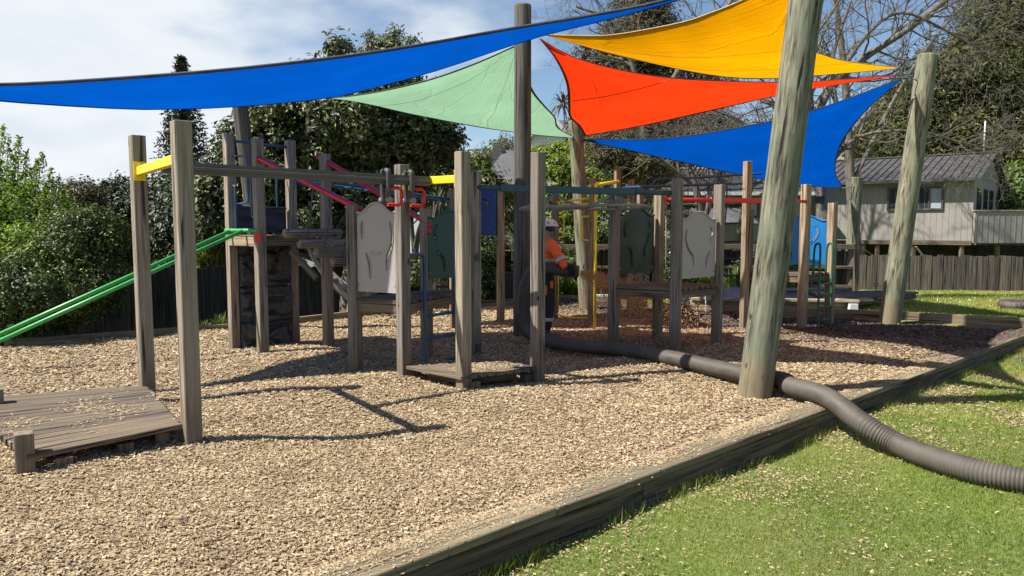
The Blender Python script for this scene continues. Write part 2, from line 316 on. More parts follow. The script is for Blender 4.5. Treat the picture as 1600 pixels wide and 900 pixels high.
# ---------------------------------------------------------------- object plumbing
WM = {}
def link(o, parent=None, world=None):
    world = world if world is not None else Matrix.Identity(4)
    C.objects.link(o); WM[o.name] = world
    if parent is not None:
        o.parent = parent; o.matrix_basis = WM[parent.name].inverted() @ world
    else: o.matrix_basis = world
    return o
def tag(o, label=None, cat=None, group=None, kind=None):
    if label: o['label'] = label
    if cat: o['category'] = cat
    if group: o['group'] = group
    if kind: o['kind'] = kind
    return o
def thing(name, loc, label, cat, group=None, rz=0):
    o = bpy.data.objects.new(name, None); o.empty_display_size = .1
    link(o, None, Matrix.Translation(Vector(loc)) @ Matrix.Rotation(rz, 4, 'Z')); return tag(o, label, cat, group)
class MB:
    def __init__(s): s.v = []; s.f = []; s.sm = []
    def add(s, vs_, fs, smooth=False):
        b = len(s.v); s.v += [Vector(v) for v in vs_]; s.f += [tuple(i + b for i in f) for f in fs]; s.sm += [smooth] * len(fs); return s
    def box(s, sx, sy, sz, M4=None, ch=0.0):
        """box centred in x,y with its foot at z=0; chamfered long edges"""
        M4 = M4 or Matrix.Identity(4); hx, hy = sx / 2, sy / 2
        if ch <= 0:
            vs_ = [M4 @ Vector((x, y, z)) for z in (0, sz) for x, y in ((-hx, -hy), (hx, -hy), (hx, hy), (-hx, hy))]
            s.add(vs_, [(3, 2, 1, 0), (4, 5, 6, 7), (0, 1, 5, 4), (1, 2, 6, 5), (2, 3, 7, 6), (3, 0, 4, 7)])
        else:
            def ring(z, i):
                a, b = hx - i, hy - i
                return [(-a + ch, -b, z), (a - ch, -b, z), (a, -b + ch, z), (a, b - ch, z), (a - ch, b, z), (-a + ch, b, z), (-a, b - ch, z), (-a, -b + ch, z)]
            rs = [ring(0, ch * .6), ring(ch * .6, 0), ring(sz - ch * .6, 0), ring(sz, ch * .6)]
            vs_ = [M4 @ Vector(v) for r in rs for v in r]; fs = [tuple(range(7, -1, -1)), tuple(range(24, 32))]
            for k in range(3):
                for i in range(8): j = (i + 1) % 8; fs.append((k * 8 + i, k * 8 + j, k * 8 + 8 + j, k * 8 + 8 + i))
            s.add(vs_, fs)
        return s
    def tube(s, pts, r, n=8, caps=True, closed=False):
        pts = [Vector(p) for p in pts]; rr = r if isinstance(r, (list, tuple)) else [r] * len(pts)
        N = len(pts); up = None; rings = []
        for i, p in enumerate(pts):
            if closed: d = pts[(i + 1) % N] - pts[i - 1]
            else: d = pts[min(i + 1, N - 1)] - pts[max(i - 1, 0)]
            d.normalize()
            if up is None: up = Vector((0, 0, 1)) if abs(d.z) < .9 else Vector((1, 0, 0))
            a = d.cross(up)
            if a.length < 1e-5: a = d.orthogonal()
            a.normalize(); b = a.cross(d); up = b
            rings.append([p + (a * math.cos(t) + b * math.sin(t)) * rr[i] for t in (2 * math.pi * k / n for k in range(n))])
        vs_ = [v for q in rings for v in q]; fs = []
        for i in range(N - (0 if closed else 1)):
            j = (i + 1) % N
            for k in range(n): l = (k + 1) % n; fs.append((i * n + k, j * n + k, j * n + l, i * n + l))
        s.add(vs_, fs, True)
        if caps and not closed: b = len(s.v) - N * n; s.f += [tuple(b + k for k in range(n)), tuple(b + (N - 1) * n + k for k in range(n - 1, -1, -1))]; s.sm += [False, False]
        return s
    def prism(s, loops, th, M4):
        """loops in local x,z (first the outline, then holes), extruded along local y by th"""
        tri = tessellate_polygon([[Vector((x, z, 0)) for x, z in lp] for lp in loops]); flat = [q for lp in loops for q in lp]; n = len(flat)
        vs_ = [M4 @ Vector((x, 0, z)) for x, z in flat] + [M4 @ Vector((x, th, z)) for x, z in flat]
        fs = [t for t in tri] + [(a + n, c + n, b + n) for a, b, c in tri]; o = 0
        for lp in loops:
            for i in range(len(lp)): j = (i + 1) % len(lp); fs.append((o + i, o + j, n + o + j, n + o + i))
            o += len(lp)
        s.add(vs_, fs); return s
    def build(s, name, mat, parent=None, world=None, label=None, recalc=True):
        """vertices are given in world space when world is None, else local to world"""
        base = Matrix.Identity(4) if world is None else world
        if world is None and s.v:
            c = sum(s.v, Vector()) / len(s.v); c.z = min(v.z for v in s.v); base = Matrix.Translation(c); inv = base.inverted(); vv = [inv @ v for v in s.v]
        else: vv = s.v
        me = bpy.data.meshes.new(name); me.from_pydata([tuple(v) for v in vv], [], s.f)
        me.polygons.foreach_set('use_smooth', s.sm); me.materials.append(M[mat])
        if recalc:
            bm = bmesh.new(); bm.from_mesh(me); bmesh.ops.recalc_face_normals(bm, faces=bm.faces); bm.to_mesh(me); bm.free()
        me.update(); o = bpy.data.objects.new(name, me); link(o, parent, base)
        if label: o['label'] = label
        return o
def frame_to(p0, p1, side=None):
    """matrix whose Z runs p0->p1; side = preferred direction of local X"""
    p0, p1 = Vector(p0), Vector(p1); z = (p1 - p0).normalized()
    sx = Vector(side) if side is not None else (Vector((0, 0, 1)).cross(z) if abs(z.z) < .95 else Vector((1, 0, 0)))
    x = (sx - z * sx.dot(z)).normalized(); y = z.cross(x)
    m = Matrix((x, y, z)).transposed().to_4x4(); m.translation = p0; return m
def beam(name, p0, p1, w, h, mat, parent=None, side=None, ch=.004, label=None):
    """timber or bar from p0 to p1, w across 'side', h the other way"""
    L = (Vector(p1) - Vector(p0)).length; mb = MB().box(w, h, L, None, ch)
    return mb.build(name, mat, parent, frame_to(p0, p1, side), label)
def tubeo(name, pts, r, mat, parent=None, n=8, label=None, closed=False): return MB().tube(pts, r, n, closed=closed).build(name, mat, parent, None, label)
def smooth(pts, k=6):
    P = [Vector(p) for p in pts]; P = [P[0] * 2 - P[1]] + P + [P[-1] * 2 - P[-2]]; out = []
    for i in range(1, len(P) - 2):
        for j in range(k):
            t = j / k; a, b, c, d = P[i - 1:i + 3]
            out.append(.5 * ((2 * b) + (c - a) * t + (2 * a - 5 * b + 4 * c - d) * t * t + (3 * b - 3 * c + d - a) * t ** 3))
    out.append(P[-2]); return out
def post(name, x, y, top, parent, ang=35, w=.118, z0=-.25, mat='post', lean=(0, 0), label=None):
    d = Vector((math.cos(R(ang)), math.sin(R(ang)), 0))
    return beam(name, (x, y, z0), (x + lean[0], y + lean[1], top), w, w, mat, parent, d, .007, label)
def nmesh(name, verts, quads=None, tris=None, tint=None, mat='grass', parent=None, world=None, smooth_=False):
    """fast mesh from arrays in world space"""
    me = bpy.data.meshes.new(name); verts = np.asarray(verts, np.float32)
    if world is not None: verts = verts - np.array(world.translation, np.float32)
    me.vertices.add(len(verts)); me.vertices.foreach_set('co', verts.ravel())
    F = quads if quads is not None else tris; k = F.shape[1]; nF = len(F)
    me.loops.add(nF * k); me.loops.foreach_set('vertex_index', np.asarray(F, np.int32).ravel())
    me.polygons.add(nF); me.polygons.foreach_set('loop_start', np.arange(0, nF * k, k, dtype=np.int32)); me.polygons.foreach_set('loop_total', np.full(nF, k, np.int32))
    if smooth_: me.polygons.foreach_set('use_smooth', np.ones(nF, bool))
    if tint is not None:
        a = me.attributes.new('tint', 'FLOAT', 'POINT'); a.data.foreach_set('value', np.asarray(tint, np.float32))
    me.update(calc_edges=True); me.materials.append(M[mat]); o = bpy.data.objects.new(name, me); link(o, parent, world); return o
def copy_tree(o, parent, world):
    c = o.copy(); C.objects.link(c); WM[c.name] = world
    if parent: c.parent = parent; c.matrix_basis = WM[parent.name].inverted() @ world
    else: c.matrix_basis = world
    delta = world @ WM[o.name].inverted()
    for ch in [k for k in o.children]:
        copy_tree(ch, c, delta @ WM[ch.name])
    return c

# ================================================================ THE SETTING
E_DIR = Vector((.736, .677, 0)); E_N = Vector((-.677, .736, 0)); E_P = Vector((-.63, 3.22, 0))
BED = [E_P - E_DIR * 8, E_P + E_DIR * 12.93, V(5.9, 13.6, 0), V(3.6, 14.2, 0), V(1.2, 16.4, 0), V(-2.7, 13.4, 0), V(-4.2, 11.6, 0), V(-6.8, 9.8, 0), V(-13, 7.2, 0), V(-13, -2.2, 0)]
BX = np.array([p.x for p in BED]); BY = np.array([p.y for p in BED])
def inbed(x, y, shrink=0.0):
    """points inside the bed, at least 'shrink' from its outline"""
    x = np.asarray(x, float); y = np.asarray(y, float); ins = np.zeros(x.shape, bool); dmin = np.full(x.shape, 1e9)
    for i in range(len(BX)):
        x1, y1, x2, y2 = BX[i], BY[i], BX[(i + 1) % len(BX)], BY[(i + 1) % len(BX)]
        c = ((y1 > y) != (y2 > y)) & (x < (x2 - x1) * (y - y1) / ((y2 - y1) or 1e-9) + x1); ins ^= c
        dx, dy = x2 - x1, y2 - y1; t = np.clip(((x - x1) * dx + (y - y1) * dy) / (dx * dx + dy * dy), 0, 1)
        dmin = np.minimum(dmin, np.hypot(x - x1 - t * dx, y - y1 - t * dy))
    return ins & (dmin >= shrink) if shrink else ins
def sstep(a, b, x): t = np.clip((x - a) / (b - a), 0, 1); return t * t * (3 - 2 * t)
def gz(x, y):
    x = np.asarray(x, float); y = np.asarray(y, float)
    z = -.18 + .14 * sstep(10.5, 13.5, y)
    z = np.where(y > 15.5, z - .058 * np.clip(y - 15.5, 0, 12), z)
    left = sstep(1.5, -2.5, x) * sstep(6, 9, y)
    z = z * (1 - left) - .42 * left
    z = z + .012 * np.sin(x * 2.1 + np.sin(y * 1.3)) + .01 * np.sin(y * 2.7 + x * .6)
    return np.where(y > 60, -1.0, z)
def gz1(x, y): return float(gz(x, y))
_sn = [(rng.uniform(.5, 5), rng.uniform(-5, 5), rng.uniform(0, 6.28), 1) for _ in range(14)]
def bz(x, y):
    x = np.asarray(x, float); y = np.asarray(y, float); z = np.zeros(x.shape)
    for a, b, c, _ in _sn: z = z + .03 / (1 + math.hypot(a, b)) * np.sin(a * x + b * y + c)
    z = z - .07 * sstep(10.5, 13.5, y) * sstep(1.0, 4.0, x)
    return z
def tensor(name, xs, ys, zf, keep, mat):
    X, Y = np.meshgrid(xs, ys); Z = zf(X, Y); n, m = len(xs), len(ys)
    i = np.arange(n * m).reshape(m, n); q = np.stack([i[:-1, :-1], i[:-1, 1:], i[1:, 1:], i[1:, :-1]], -1).reshape(-1, 4)
    if keep is not None:
        cx = (X[:-1, :-1] + X[1:, 1:]).ravel() / 2; cy = (Y[:-1, :-1] + Y[1:, 1:]).ravel() / 2; q = q[keep(cx, cy)]
    return nmesh(name, np.stack([X, Y, Z], -1).reshape(-1, 3), quads=q, mat=mat, smooth_=True)
def ground_z(X, Y): return np.where(inbed(X, Y, .3), -.35, gz(X, Y))
xs = np.concatenate([-np.geomspace(400, 14.5, 22), np.arange(-14, 16, .2), np.geomspace(16.5, 400, 22)])
ys = np.concatenate([-np.geomspace(200, 4.5, 16), np.arange(-4, 20, .2), np.geomspace(20.5, 600, 34)])
lawn = tensor('lawn', xs, ys, ground_z, None, 'lawn'); tag(lawn, kind='structure', label='green lawn sloping gently away around the play area')
soil_bed = tensor('garden_soil', np.arange(-16, 1.0, .4), np.arange(8.0, 32, .4), lambda X, Y: gz(X, Y) + .02, lambda x, y: ~inbed(x, y), 'soil')
tag(soil_bed, kind='structure')
bark = tensor('bark_ground', np.arange(-13.1, 9.2, .1), np.arange(-7.8, 16.6, .1), bz, lambda x, y: inbed(x, y, .04), 'barkground'); tag(bark, kind='structure', label='bark mulch surface under the play equipment')

# loose chips over the bark, real pieces
def chips(name, x, y, z, size, parent=None, flat=.5, tint=None, mat='chip'):
    n = len(x); L = size * rng.uniform(.6, 1.5, n); w = L * rng.uniform(.22, .5, n); h = w * rng.uniform(.18, .45, n)
    az = rng.uniform(0, 2 * np.pi, n); a = np.stack([np.cos(az), np.sin(az), rng.normal(0, flat * .5, n)], -1); a /= np.linalg.norm(a, axis=1)[:, None]
    up = np.stack([rng.normal(0, flat, n), rng.normal(0, flat, n), np.ones(n)], -1); b = np.cross(up, a); b /= np.linalg.norm(b, axis=1)[:, None]; c = np.cross(a, b)
    P = np.stack([x, y, z], -1); bend = rng.uniform(-.3, .5, n)[:, None]
    Lh, wh, hh = L[:, None] / 2, w[:, None] / 2, h[:, None]
    vs_ = np.stack([P - a * Lh - b * wh, P + a * Lh * .8 - b * wh * .8, P + a * Lh * .75 + b * wh, P - a * Lh * .85 + b * wh * .7, P - a * Lh * .8 + c * hh * (1 + bend), P + a * Lh * .9 + c * hh], 1).reshape(-1, 3)
    o = np.arange(n)[:, None] * 6; f = np.concatenate([o + np.array([[0, 1, 5, 4]]), o + np.array([[2, 3, 4, 5]])])
    t = np.repeat(np.clip(rng.beta(2.2, 1.8, n) if tint is None else tint, 0, 1), 6)
    return nmesh(name, vs_, quads=f, tint=t, mat=mat, parent=parent)
def scatter(n, x0, x1, y0, y1, dens):
    x = rng.uniform(x0, x1, n); y = rng.uniform(y0, y1, n); k = rng.random(n) < dens(x, y); return x[k], y[k]
def inview(x, y, mar=.08): return (y > 1.9) & (np.abs(x / np.maximum(y, .1)) < .70 + mar)
def bark_d(x, y):
    d = np.hypot(x, y); return np.where(inbed(x, y, .07) & inview(x, y), np.minimum(1, (4.6 / d) ** 1.9), 0)
x, y = scatter(1700000, -11, 9.2, 1.9, 16.5, bark_d); d = np.hypot(x, y)
x = x[:310000]; y = y[:310000]; d = d[:310000]
chip_o = chips('bark_chips', x, y, bz(x, y) + rng.uniform(-.006, .014, len(x)), .0215 * np.maximum(1, (d / 4.6) ** .72)); tag(chip_o, kind='stuff', label='loose pale bark chips covering the play area')

# grass blades on the lawn
def lawn_d(x, y):
    d = np.hypot(x, y); return np.where(~inbed(x, y) & inview(x, y, .55) & (x > -1.2), np.minimum(1, (4.0 / d) ** 1.7), 0) * np.where(inview(x, y), 1, .45)
def blades(name, x, y, z, h, w, mat='grass', tint=None):
    n = len(x); az = rng.uniform(0, 2 * np.pi, n); ln = rng.uniform(.1, .9, n) * h; b = np.stack([np.cos(az), np.sin(az), np.zeros(n)], -1) * (w / 2)[:, None]
    l2 = rng.uniform(0, 2 * np.pi, n); P = np.stack([x, y, z], -1); tip = P + np.stack([np.cos(l2) * ln, np.sin(l2) * ln, h], -1)
    v = np.stack([P - b, P + b, tip], 1).reshape(-1, 3); f = np.arange(n * 3).reshape(-1, 3)
    if tint is None: tint = np.clip(.45 + .20 * rng.normal(size=n) + .20 * np.sin(x * 1.7 + 1) * np.sin(y * 1.3 + x) + .10 * np.sin(x * 5.3 + y * 2.1) * np.sin(y * 4.1 - x) + .34 * np.exp(-np.clip(-((x - E_P.x) * E_N.x + (y - E_P.y) * E_N.y), 0, 9) / .9), 0, 1)
    return nmesh(name, v, tris=f, tint=np.repeat(tint, 3), mat=mat)
x, y = scatter(2300000, -1.2, 13, 2.0, 14.5, lawn_d); x = x[:430000]; y = y[:430000]; d = np.hypot(x, y); s = np.maximum(1, (d / 4) ** .8)
go = blades('grass', x, y, gz(x, y) - .004, rng.uniform(.010, .032, len(x)) * s ** .6, .0042 * s)
tag(go, 'short mown green grass on the lawn', kind='stuff')
x, y = scatter(260000, 3, 24, 12.0, 27, lambda x, y: np.where(~inbed(x, y) & inview(x, y, .2), np.minimum(1, (14 / y) ** 1.5), 0)); 
tag(blades('far_grass', x, y, gz(x, y) - .01, rng.uniform(.03, .08, len(x)), np.full(len(x), .022)), 'mown grass beyond the play area border', kind='stuff')
# taller tufts along the foot of the edging
t = rng.uniform(0, 13.5, 9000); off = rng.gamma(1.4, .028, 9000); x = E_P.x + E_DIR.x * t - E_N.x * (off + .004); y = E_P.y + E_DIR.y * t - E_N.y * (off + .004)
k = noise_k = np.sin(t * 3.1) + np.sin(t * 7.7 + 1) + rng.normal(0, .6, 9000) > .1
x, y = x[k], y[k]; tag(blades('edge_grass', x, y, gz(x, y), rng.uniform(.03, .10, len(x)), rng.uniform(.003, .006, len(x))), 'longer grass tufts along the foot of the timber edging', kind='stuff')
# clover flowers and chips blown over the lawn
x, y = scatter(9000, 3, 20, 14, 26, lambda x, y: (~inbed(x, y)) * .05); chips('x', x, y, gz(x, y) + .06, np.full(len(x), .035), tint=np.full(len(x), 1.0), mat='white')
o = bpy.data.objects['x']; o.name = 'clover_flowers'; WM[o.name] = WM['x']; tag(o, 'tiny white clover flowers dotting the far lawn', kind='stuff')
def lchip(x, y):
    px = x - E_P.x; py = y - E_P.y; dn = -(px * E_N.x + py * E_N.y); al = px * E_DIR.x + py * E_DIR.y
    k = 2.4 * np.exp(-np.clip(dn - .1, 0, 9) / .8) * (.5 + .35 * np.sin(al * 1.1 + .8) + .3 * np.sin(al * 3.7) * np.sin(dn * 6 + al)) + .03 + .25 * np.exp(-((x - 2.0) ** 2 + (y - 4.6) ** 2) / .5)
    cl = np.sin(x * 3.1 + 2 * np.sin(y * 1.7)) + np.sin(y * 4.3 + 1.5 * np.sin(x * 2.3)) + .7 * np.sin(x * 9 + y * 7) * np.sin(y * 11 - x * 5)
    return np.where((dn > .02) & inview(x, y), k * (.12 + .88 * sstep(-.6, 1.3, cl)), 0)
x, y = scatter(230000, -.8, 10, 2.2, 11.5, lchip); d = np.hypot(x, y)
tag(chips('stray_chips', x, y, gz(x, y) + rng.uniform(.006, .03, len(x)), .017 * np.maximum(1, (d / 5) ** .7)), 'bark chips strewn over the grass beside the edging', kind='stuff')

# ---------------------------------------------------------------- timber edging
edge = thing('timber_edging', E_P, 'long weathered timber edging with chips spilled on its flat top, between bark and lawn', 'edging')
t0 = -3.0; k = 0
while t0 < 12.8:
    L = min((2.4, 1.8, 2.4)[k % 3], 12.9 - t0); a = E_P + E_DIR * (t0 + .004); b = E_P + E_DIR * (t0 + L - .004)
    beam('cap_board', a + E_N * .105 + V(0, 0, .005), b + E_N * .105 + V(0, 0, .005 + .003 * (k % 2)), .05, .215, 'edge', edge, (0, 0, 1), .006)
    t0 += L; k += 1
t0 = -3.4; k = 0
while t0 < 12.8:
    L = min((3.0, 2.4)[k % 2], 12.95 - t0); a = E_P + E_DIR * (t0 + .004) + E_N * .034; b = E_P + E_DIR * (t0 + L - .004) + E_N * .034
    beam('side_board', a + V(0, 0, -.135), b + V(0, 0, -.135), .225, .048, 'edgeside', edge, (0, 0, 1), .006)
    t0 += L; k += 1
# chips on the cap
t = rng.uniform(-1, 12.8, 60000); w_ = rng.uniform(.0, .23, 60000); dens = np.where(w_ > .06, .22 + .5 * (w_ > .15), .07) * (.35 + .65 * (np.sin(t * 2.3) + np.sin(t * 5.1 + 2) > -.2)) * np.minimum(1, 6 / (3.3 + np.maximum(t, 0)))
k = rng.random(60000) < dens; t = t[k]; w_ = w_[k]; x = E_P.x + E_DIR.x * t + E_N.x * w_; y = E_P.y + E_DIR.y * t + E_N.y * w_
tag(chips('edge_chips', x, y, np.full(len(x), .034), .016 * np.maximum(1, (np.hypot(x, y) / 5) ** .6), flat=.25), 'bark chips scattered over the top of the timber edging', kind='stuff')

def border(name, pts, label, mat='edge', top=.10, w=.05, h=.2, seg=2.4):
    t = thing(name, pts[0], label, 'edging')
    for a, b in zip(pts, pts[1:]):
        a, b = Vector(a), Vector(b); L = (b - a).length; n = max(1, round(L / seg)); e = (b - a) / n
        for i in range(n):
            p, q = a + e * i + e.normalized() * .006, a + e * (i + 1) - e.normalized() * .006
            beam('border_board', (p.x, p.y, top - h / 2), (q.x, q.y, top - h / 2), h, w, mat, t, (0, 0, 1), .005)
            if i % 1 == 0:
                nn = Vector((0, 0, 1)).cross(e).normalized() * .052; beam('stake', (p.x - nn.x, p.y - nn.y, -.3), (p.x - nn.x, p.y - nn.y, top - .02), .045, .045, mat, t, e)
    return t
border('bed_border', [BED[1], BED[2], BED[3]], 'low timber border between dark mulch and the far lawn at right', w=.09)
border('bed_border', [BED[3], BED[4], BED[5]], 'low timber border across the back of the play area behind the worker')
border('bed_border', [BED[5], BED[6], BED[7]], 'low timber border in front of the dark left paling fence', w=.07)
lg = MB().tube(smooth([(-10.5, 8.2, -.02), (-8.4, 9.1, .03), (-6.9, 9.75, .05)], 5), .075, 10).build('border_log', 'logend'); tag(lg, 'round log lying as border at the far left below the bushes', 'log')

# ---------------------------------------------------------------- fences
def paling_fence(name, pts, h, spacing, label, mat, zf, jit=.04, rails=True, post_every=0, top=None):
    t = thing(name, (pts[0][0], pts[0][1], zf(*pts[0])), label, 'fence')
    variants = []
    for k in range(4):
        mb = MB(); ww = spacing + .012; hh = h + (-.02, .0, .015, .03)[k] * jit / .04
        mb.box(ww, .02, hh, None, .003); o = mb.build('paling', mat, t, Matrix.Translation((pts[0][0], pts[0][1], zf(*pts[0])))); variants.append(o.data); first = o
        bpy.data.objects.remove(o)
    for (x0, y0), (x1, y1) in zip(pts, pts[1:]):
        L = math.hypot(x1 - x0, y1 - y0); n = int(L / spacing); ang = math.atan2(y1 - y0, x1 - x0)
        for i in range(n):
            f = (i + .5) / n; x = x0 + (x1 - x0) * f; y = y0 + (y1 - y0) * f; z = zf(x, y)
            o = bpy.data.objects.new('paling', random.choice(variants))
            link(o, t, Matrix.Translation((x, y, z + random.uniform(-.01, .01) - .02)) @ Matrix.Rotation(ang + random.uniform(-.02, .02), 4, 'Z') @ Matrix.Rotation(random.uniform(-.006, .006), 4, 'Y') @ Matrix.Translation((0, (i % 2) * .021, 0)))
        if rails:
            for fr in (.2, .8):
                beam('rail', (x0, y0 + .05, zf(x0, y0) + h * fr), (x1, y1 + .05, zf(x1, y1) + h * fr), .09, .045, mat, t, (0, 0, 1))
    return t
paling_fence('paling_fence', [(10.4, 26.9), (21.0, 24.6)], 1.32, .175, 'weathered grey paling fence with branch shadows at the back of the right lawn', 'fence', lambda x, y: -.70)
paling_fence('paling_fence', [(-13.5, 12.6), (-8.8, 13.4), (-1.9, 15.2)], 1.30, .15, 'dark old paling fence behind the bushes and climbing tower at left', 'fencedark', lambda x, y: -.45)
bf = thing('rail_fence', (-1.9, 18, -.4), 'dark brown boarded fence with heavy rails behind the worker', 'fence')
for i in range(52):
    x = -1.9 + i * .2; beam('paling', (x, 18.2, -.5), (x, 18.2, 1.02 + random.uniform(-.01, .01)), .188, .02, 'fencedark', bf, (1, 0, 0), 0)
for z in (.15, .62, 1.12): beam('rail', (-1.9, 18.12, z), (8.4, 18.12, z), .13 if z > 1 else .07, .09, 'deck', bf, (0, 0, 1))
for x in (-1.9, .7, 3.3, 5.9, 8.4): beam('fence_post', (x, 18.02, -.5), (x, 18.02, 1.05), .1, .1, 'deck', bf)

# ---------------------------------------------------------------- shade poles
def pole(base, top, r0, r1, mat, label, knots=5):
    base, top = Vector(base), Vector(top); root = thing('shade_pole', base, label, 'pole', 'round timber poles carrying the shade sails')
    mb = MB(); N = 22; n = 28; ax = (top - base); Lz = ax.length; W_ = frame_to(base, top); vs_ = []; kn = [(random.uniform(.1, .95), random.uniform(0, 6.28)) for _ in range(knots)]
    for i in range(N + 1):
        f = i / N; r = r0 + (r1 - r0) * f
        for k in range(n):
            a = 2 * math.pi * k / n; q = r * (1 + .014 * noise.noise(Vector((math.cos(a) * 1.5, math.sin(a) * 1.5, f * Lz * 1.2 + base.x))))
            for kf, ka in kn: q += .012 * math.exp(-((f - kf) * Lz) ** 2 / .002) * max(0, math.cos(a - ka)) ** 20
            vs_.append((q * math.cos(a), q * math.sin(a), f * Lz))
    fs = [(i * n + k, i * n + (k + 1) % n, (i + 1) * n + (k + 1) % n, (i + 1) * n + k) for i in range(N) for k in range(n)]
    mb.add(vs_, fs, True); ins = [(v[0] * .93, v[1] * .93, Lz + .018) for v in vs_[-n:]]; mb.add(list(vs_[-n:]) + ins, [(k, (k + 1) % n, n + (k + 1) % n, n + k) for k in range(n)] + [tuple(range(n, 2 * n))])
    mb.build('trunk', mat, root, W_); return root
def eyebolt(root, p, d):
    p = Vector(p); d = Vector(d).normalized(); mb = MB().tube([p, p + d * .09], .009, 6)
    s = d.cross(Vector((0, 0, 1))).normalized(); c = p + d * .12; mb.tube([c + (d * math.cos(t) + Vector((0, 0, 1)) * math.sin(t)) * .032 for t in (k * math.pi / 5 for k in range(10))], .007, 6, closed=True)
    mb.build('eye_bolt', 'metal', root)
R1 = pole((2.315, 7.03, -.3), (2.77, 6.97, 4.45), .160, .150, 'pole', 'thick greenish leaning shade pole in the right foreground beside the hose', 8)
R2 = pole((.15, 11.15, -.3), (.16, 11.15, 4.83), .134, .124, 'poledark', 'tall upright dark shade pole behind the worker at centre', 5)
R3 = pole((6.42, 12.53, -.3), (6.92, 12.58, 4.44), .172, .158, 'pole', 'greenish leaning shade pole standing by the far right border', 8)
R4 = pole((8.35, 18.3, -.6), (8.42, 18.2, 2.80), .15, .14, 'pole', 'short distant shade pole in front of the grey house, blue sail corner at its top')
R5 = pole((1.52, 14.76, -.3), (1.24, 14.7, 3.66), .152, .140, 'pole', 'greenish shade pole behind the yellow fire pole, mint and red sails tied to its top')
R6 = pole((-3.84, 11.6, -.3), (-4.14, 11.4, 3.6), .125, .115, 'poledark', 'grey round shade pole rising behind the climbing tower')

# ---------------------------------------------------------------- shade sails
def edge3(pts, n=22):
    """pts: (px, py, Y) sightings along an edge, returned as a smooth 3-D curve with n+1 points evenly spaced"""
    P = smooth([at(*p) for p in pts], 8); L = [0]
    for a, b in zip(P, P[1:]): L.append(L[-1] + (b - a).length)
    out = []; j = 0
    for i in range(n + 1):
        t = L[-1] * i / n
        while j < len(L) - 2 and L[j + 1] < t: j += 1
        f = (t - L[j]) / max(1e-9, L[j + 1] - L[j]); out.append(P[j].lerp(P[j + 1], min(1, f)))
    return out
def sail(name, AB, AC, BC, mat, hem, label, sag=0.0, seams=()):
    """triangular cloth: edges AB, AC from corner A and BC from B to C"""
    n = len(AB) - 1; A, B, Cc = AB[0], AB[-1], AC[-1]; grid = []
    for i in range(n + 1):
        s = i / n; row = []
        for j in range(n + 1):
            t = j / n; p = AB[i].lerp(AC[i], t) + (BC[j] - B.lerp(Cc, t)) * s
            p = p + Vector((0, 0, -sag * math.sin(math.pi * s) * math.sin(math.pi * t)))
            row.append(p)
        grid.append(row)
    root = thing(name, A, label, 'shade sail', 'triangular shade sails over the playground')
    mb = MB(); mb.add([p for r in grid for p in r], [(i * (n + 1) + j, (i + 1) * (n + 1) + j, (i + 1) * (n + 1) + j + 1, i * (n + 1) + j + 1) for i in range(n) for j in range(n)], True)
    o = mb.build('cloth', mat, root, recalc=False); me = o.data; uv = me.uv_layers.new(name='UVMap')
    for lp in me.loops: i, j = divmod(lp.vertex_index, n + 1); uv.data[lp.index].uv = (i / n, j / n)
    hm = MB(); w = .032
    for e in (AB, BC, AC):
        # flat webbing band sewn along the edge
        mb2 = []; cen = (A + B + Cc) / 3
        for i, p in enumerate(e):
            d = (cen - p).normalized() * w; mb2 += [p - d * .12, p + d]
        hm.add([q + V(0, 0, .006) for q in mb2] + [q - V(0, 0, .006) for q in mb2], [(2 * i, 2 * i + 1, 2 * i + 3, 2 * i + 2) for i in range(n)] + [tuple(len(mb2) + q for q in (2 * i, 2 * i + 2, 2 * i + 3, 2 * i + 1)) for i in range(n)] + [(2 * i, 2 * i + 2, len(mb2) + 2 * i + 2, len(mb2) + 2 * i) for i in range(n)] + [(2 * i + 1, len(mb2) + 2 * i + 1, len(mb2) + 2 * i + 3, 2 * i + 3) for i in range(n)], True)
    hm.build('hem', hem, root, recalc=True)
    for j in ((round(n / 3), round(2 * n / 3)) if mat in ('sail_green', 'sail_yellow') else ()):
        MB().tube([grid[i][j] - V(0, 0, .004) for i in range(2, n + 1)], .0022, 4).build('stitch_line', hem, root)
    for sm in seams:
        pts = [at(*p) for p in sm]; MB().tube(smooth(pts, 6), .006, 5).build('seam', 'seam', root)
    return root
def tie(root, a, b):
    MB().tube([a, b], .010, 6).build('turnbuckle', 'metal', root)
# long blue sail: near edge high, cloth bellying down behind
nB = 26
A_ = at(-215, 133, 6.6); 
AB = edge3([(-260, 132, 6.5), (0, 133, 7.1), (200, 122, 7.35), (400, 105, 7.5), (600, 80, 7.75), (800, 45, 7.95), (950, 20, 7.7), (1060, -4, 7.45), (1238, -58, 7.05)], nB)
AC = edge3([(-260, 132, 6.5), (-120, 146, 6.9), (0, 158, 7.4), (150, 168, 8.3), (250, 171, 9.1), (380, 166, 10.2), (520, 152, 10.8), (600, 133, 10.9), (690, 108, 10.7), (830, 61, 9.7), (940, 33, 8.8), (1050, 3, 8.0), (1238, -58, 7.05)], nB)
AB_, AC_ = AB, AC; grid_root = thing('shade_sail', AB[0], 'long narrow blue shade sail stretched across the upper left sky', 'shade sail', 'triangular shade sails over the playground')
mb = MB(); nn_ = 12
for i in range(nB + 1):
    for j in range(nn_ + 1): mb.v.append(AB[i].lerp(AC[i], j / nn_) + V(0, 0, .10 * math.sin(math.pi * j / nn_) * math.sin(math.pi * i / nB)))
mb.f = [(i * (nn_ + 1) + j, (i + 1) * (nn_ + 1) + j, (i + 1) * (nn_ + 1) + j + 1, i * (nn_ + 1) + j + 1) for i in range(nB) for j in range(nn_)]; mb.sm = [True] * len(mb.f)
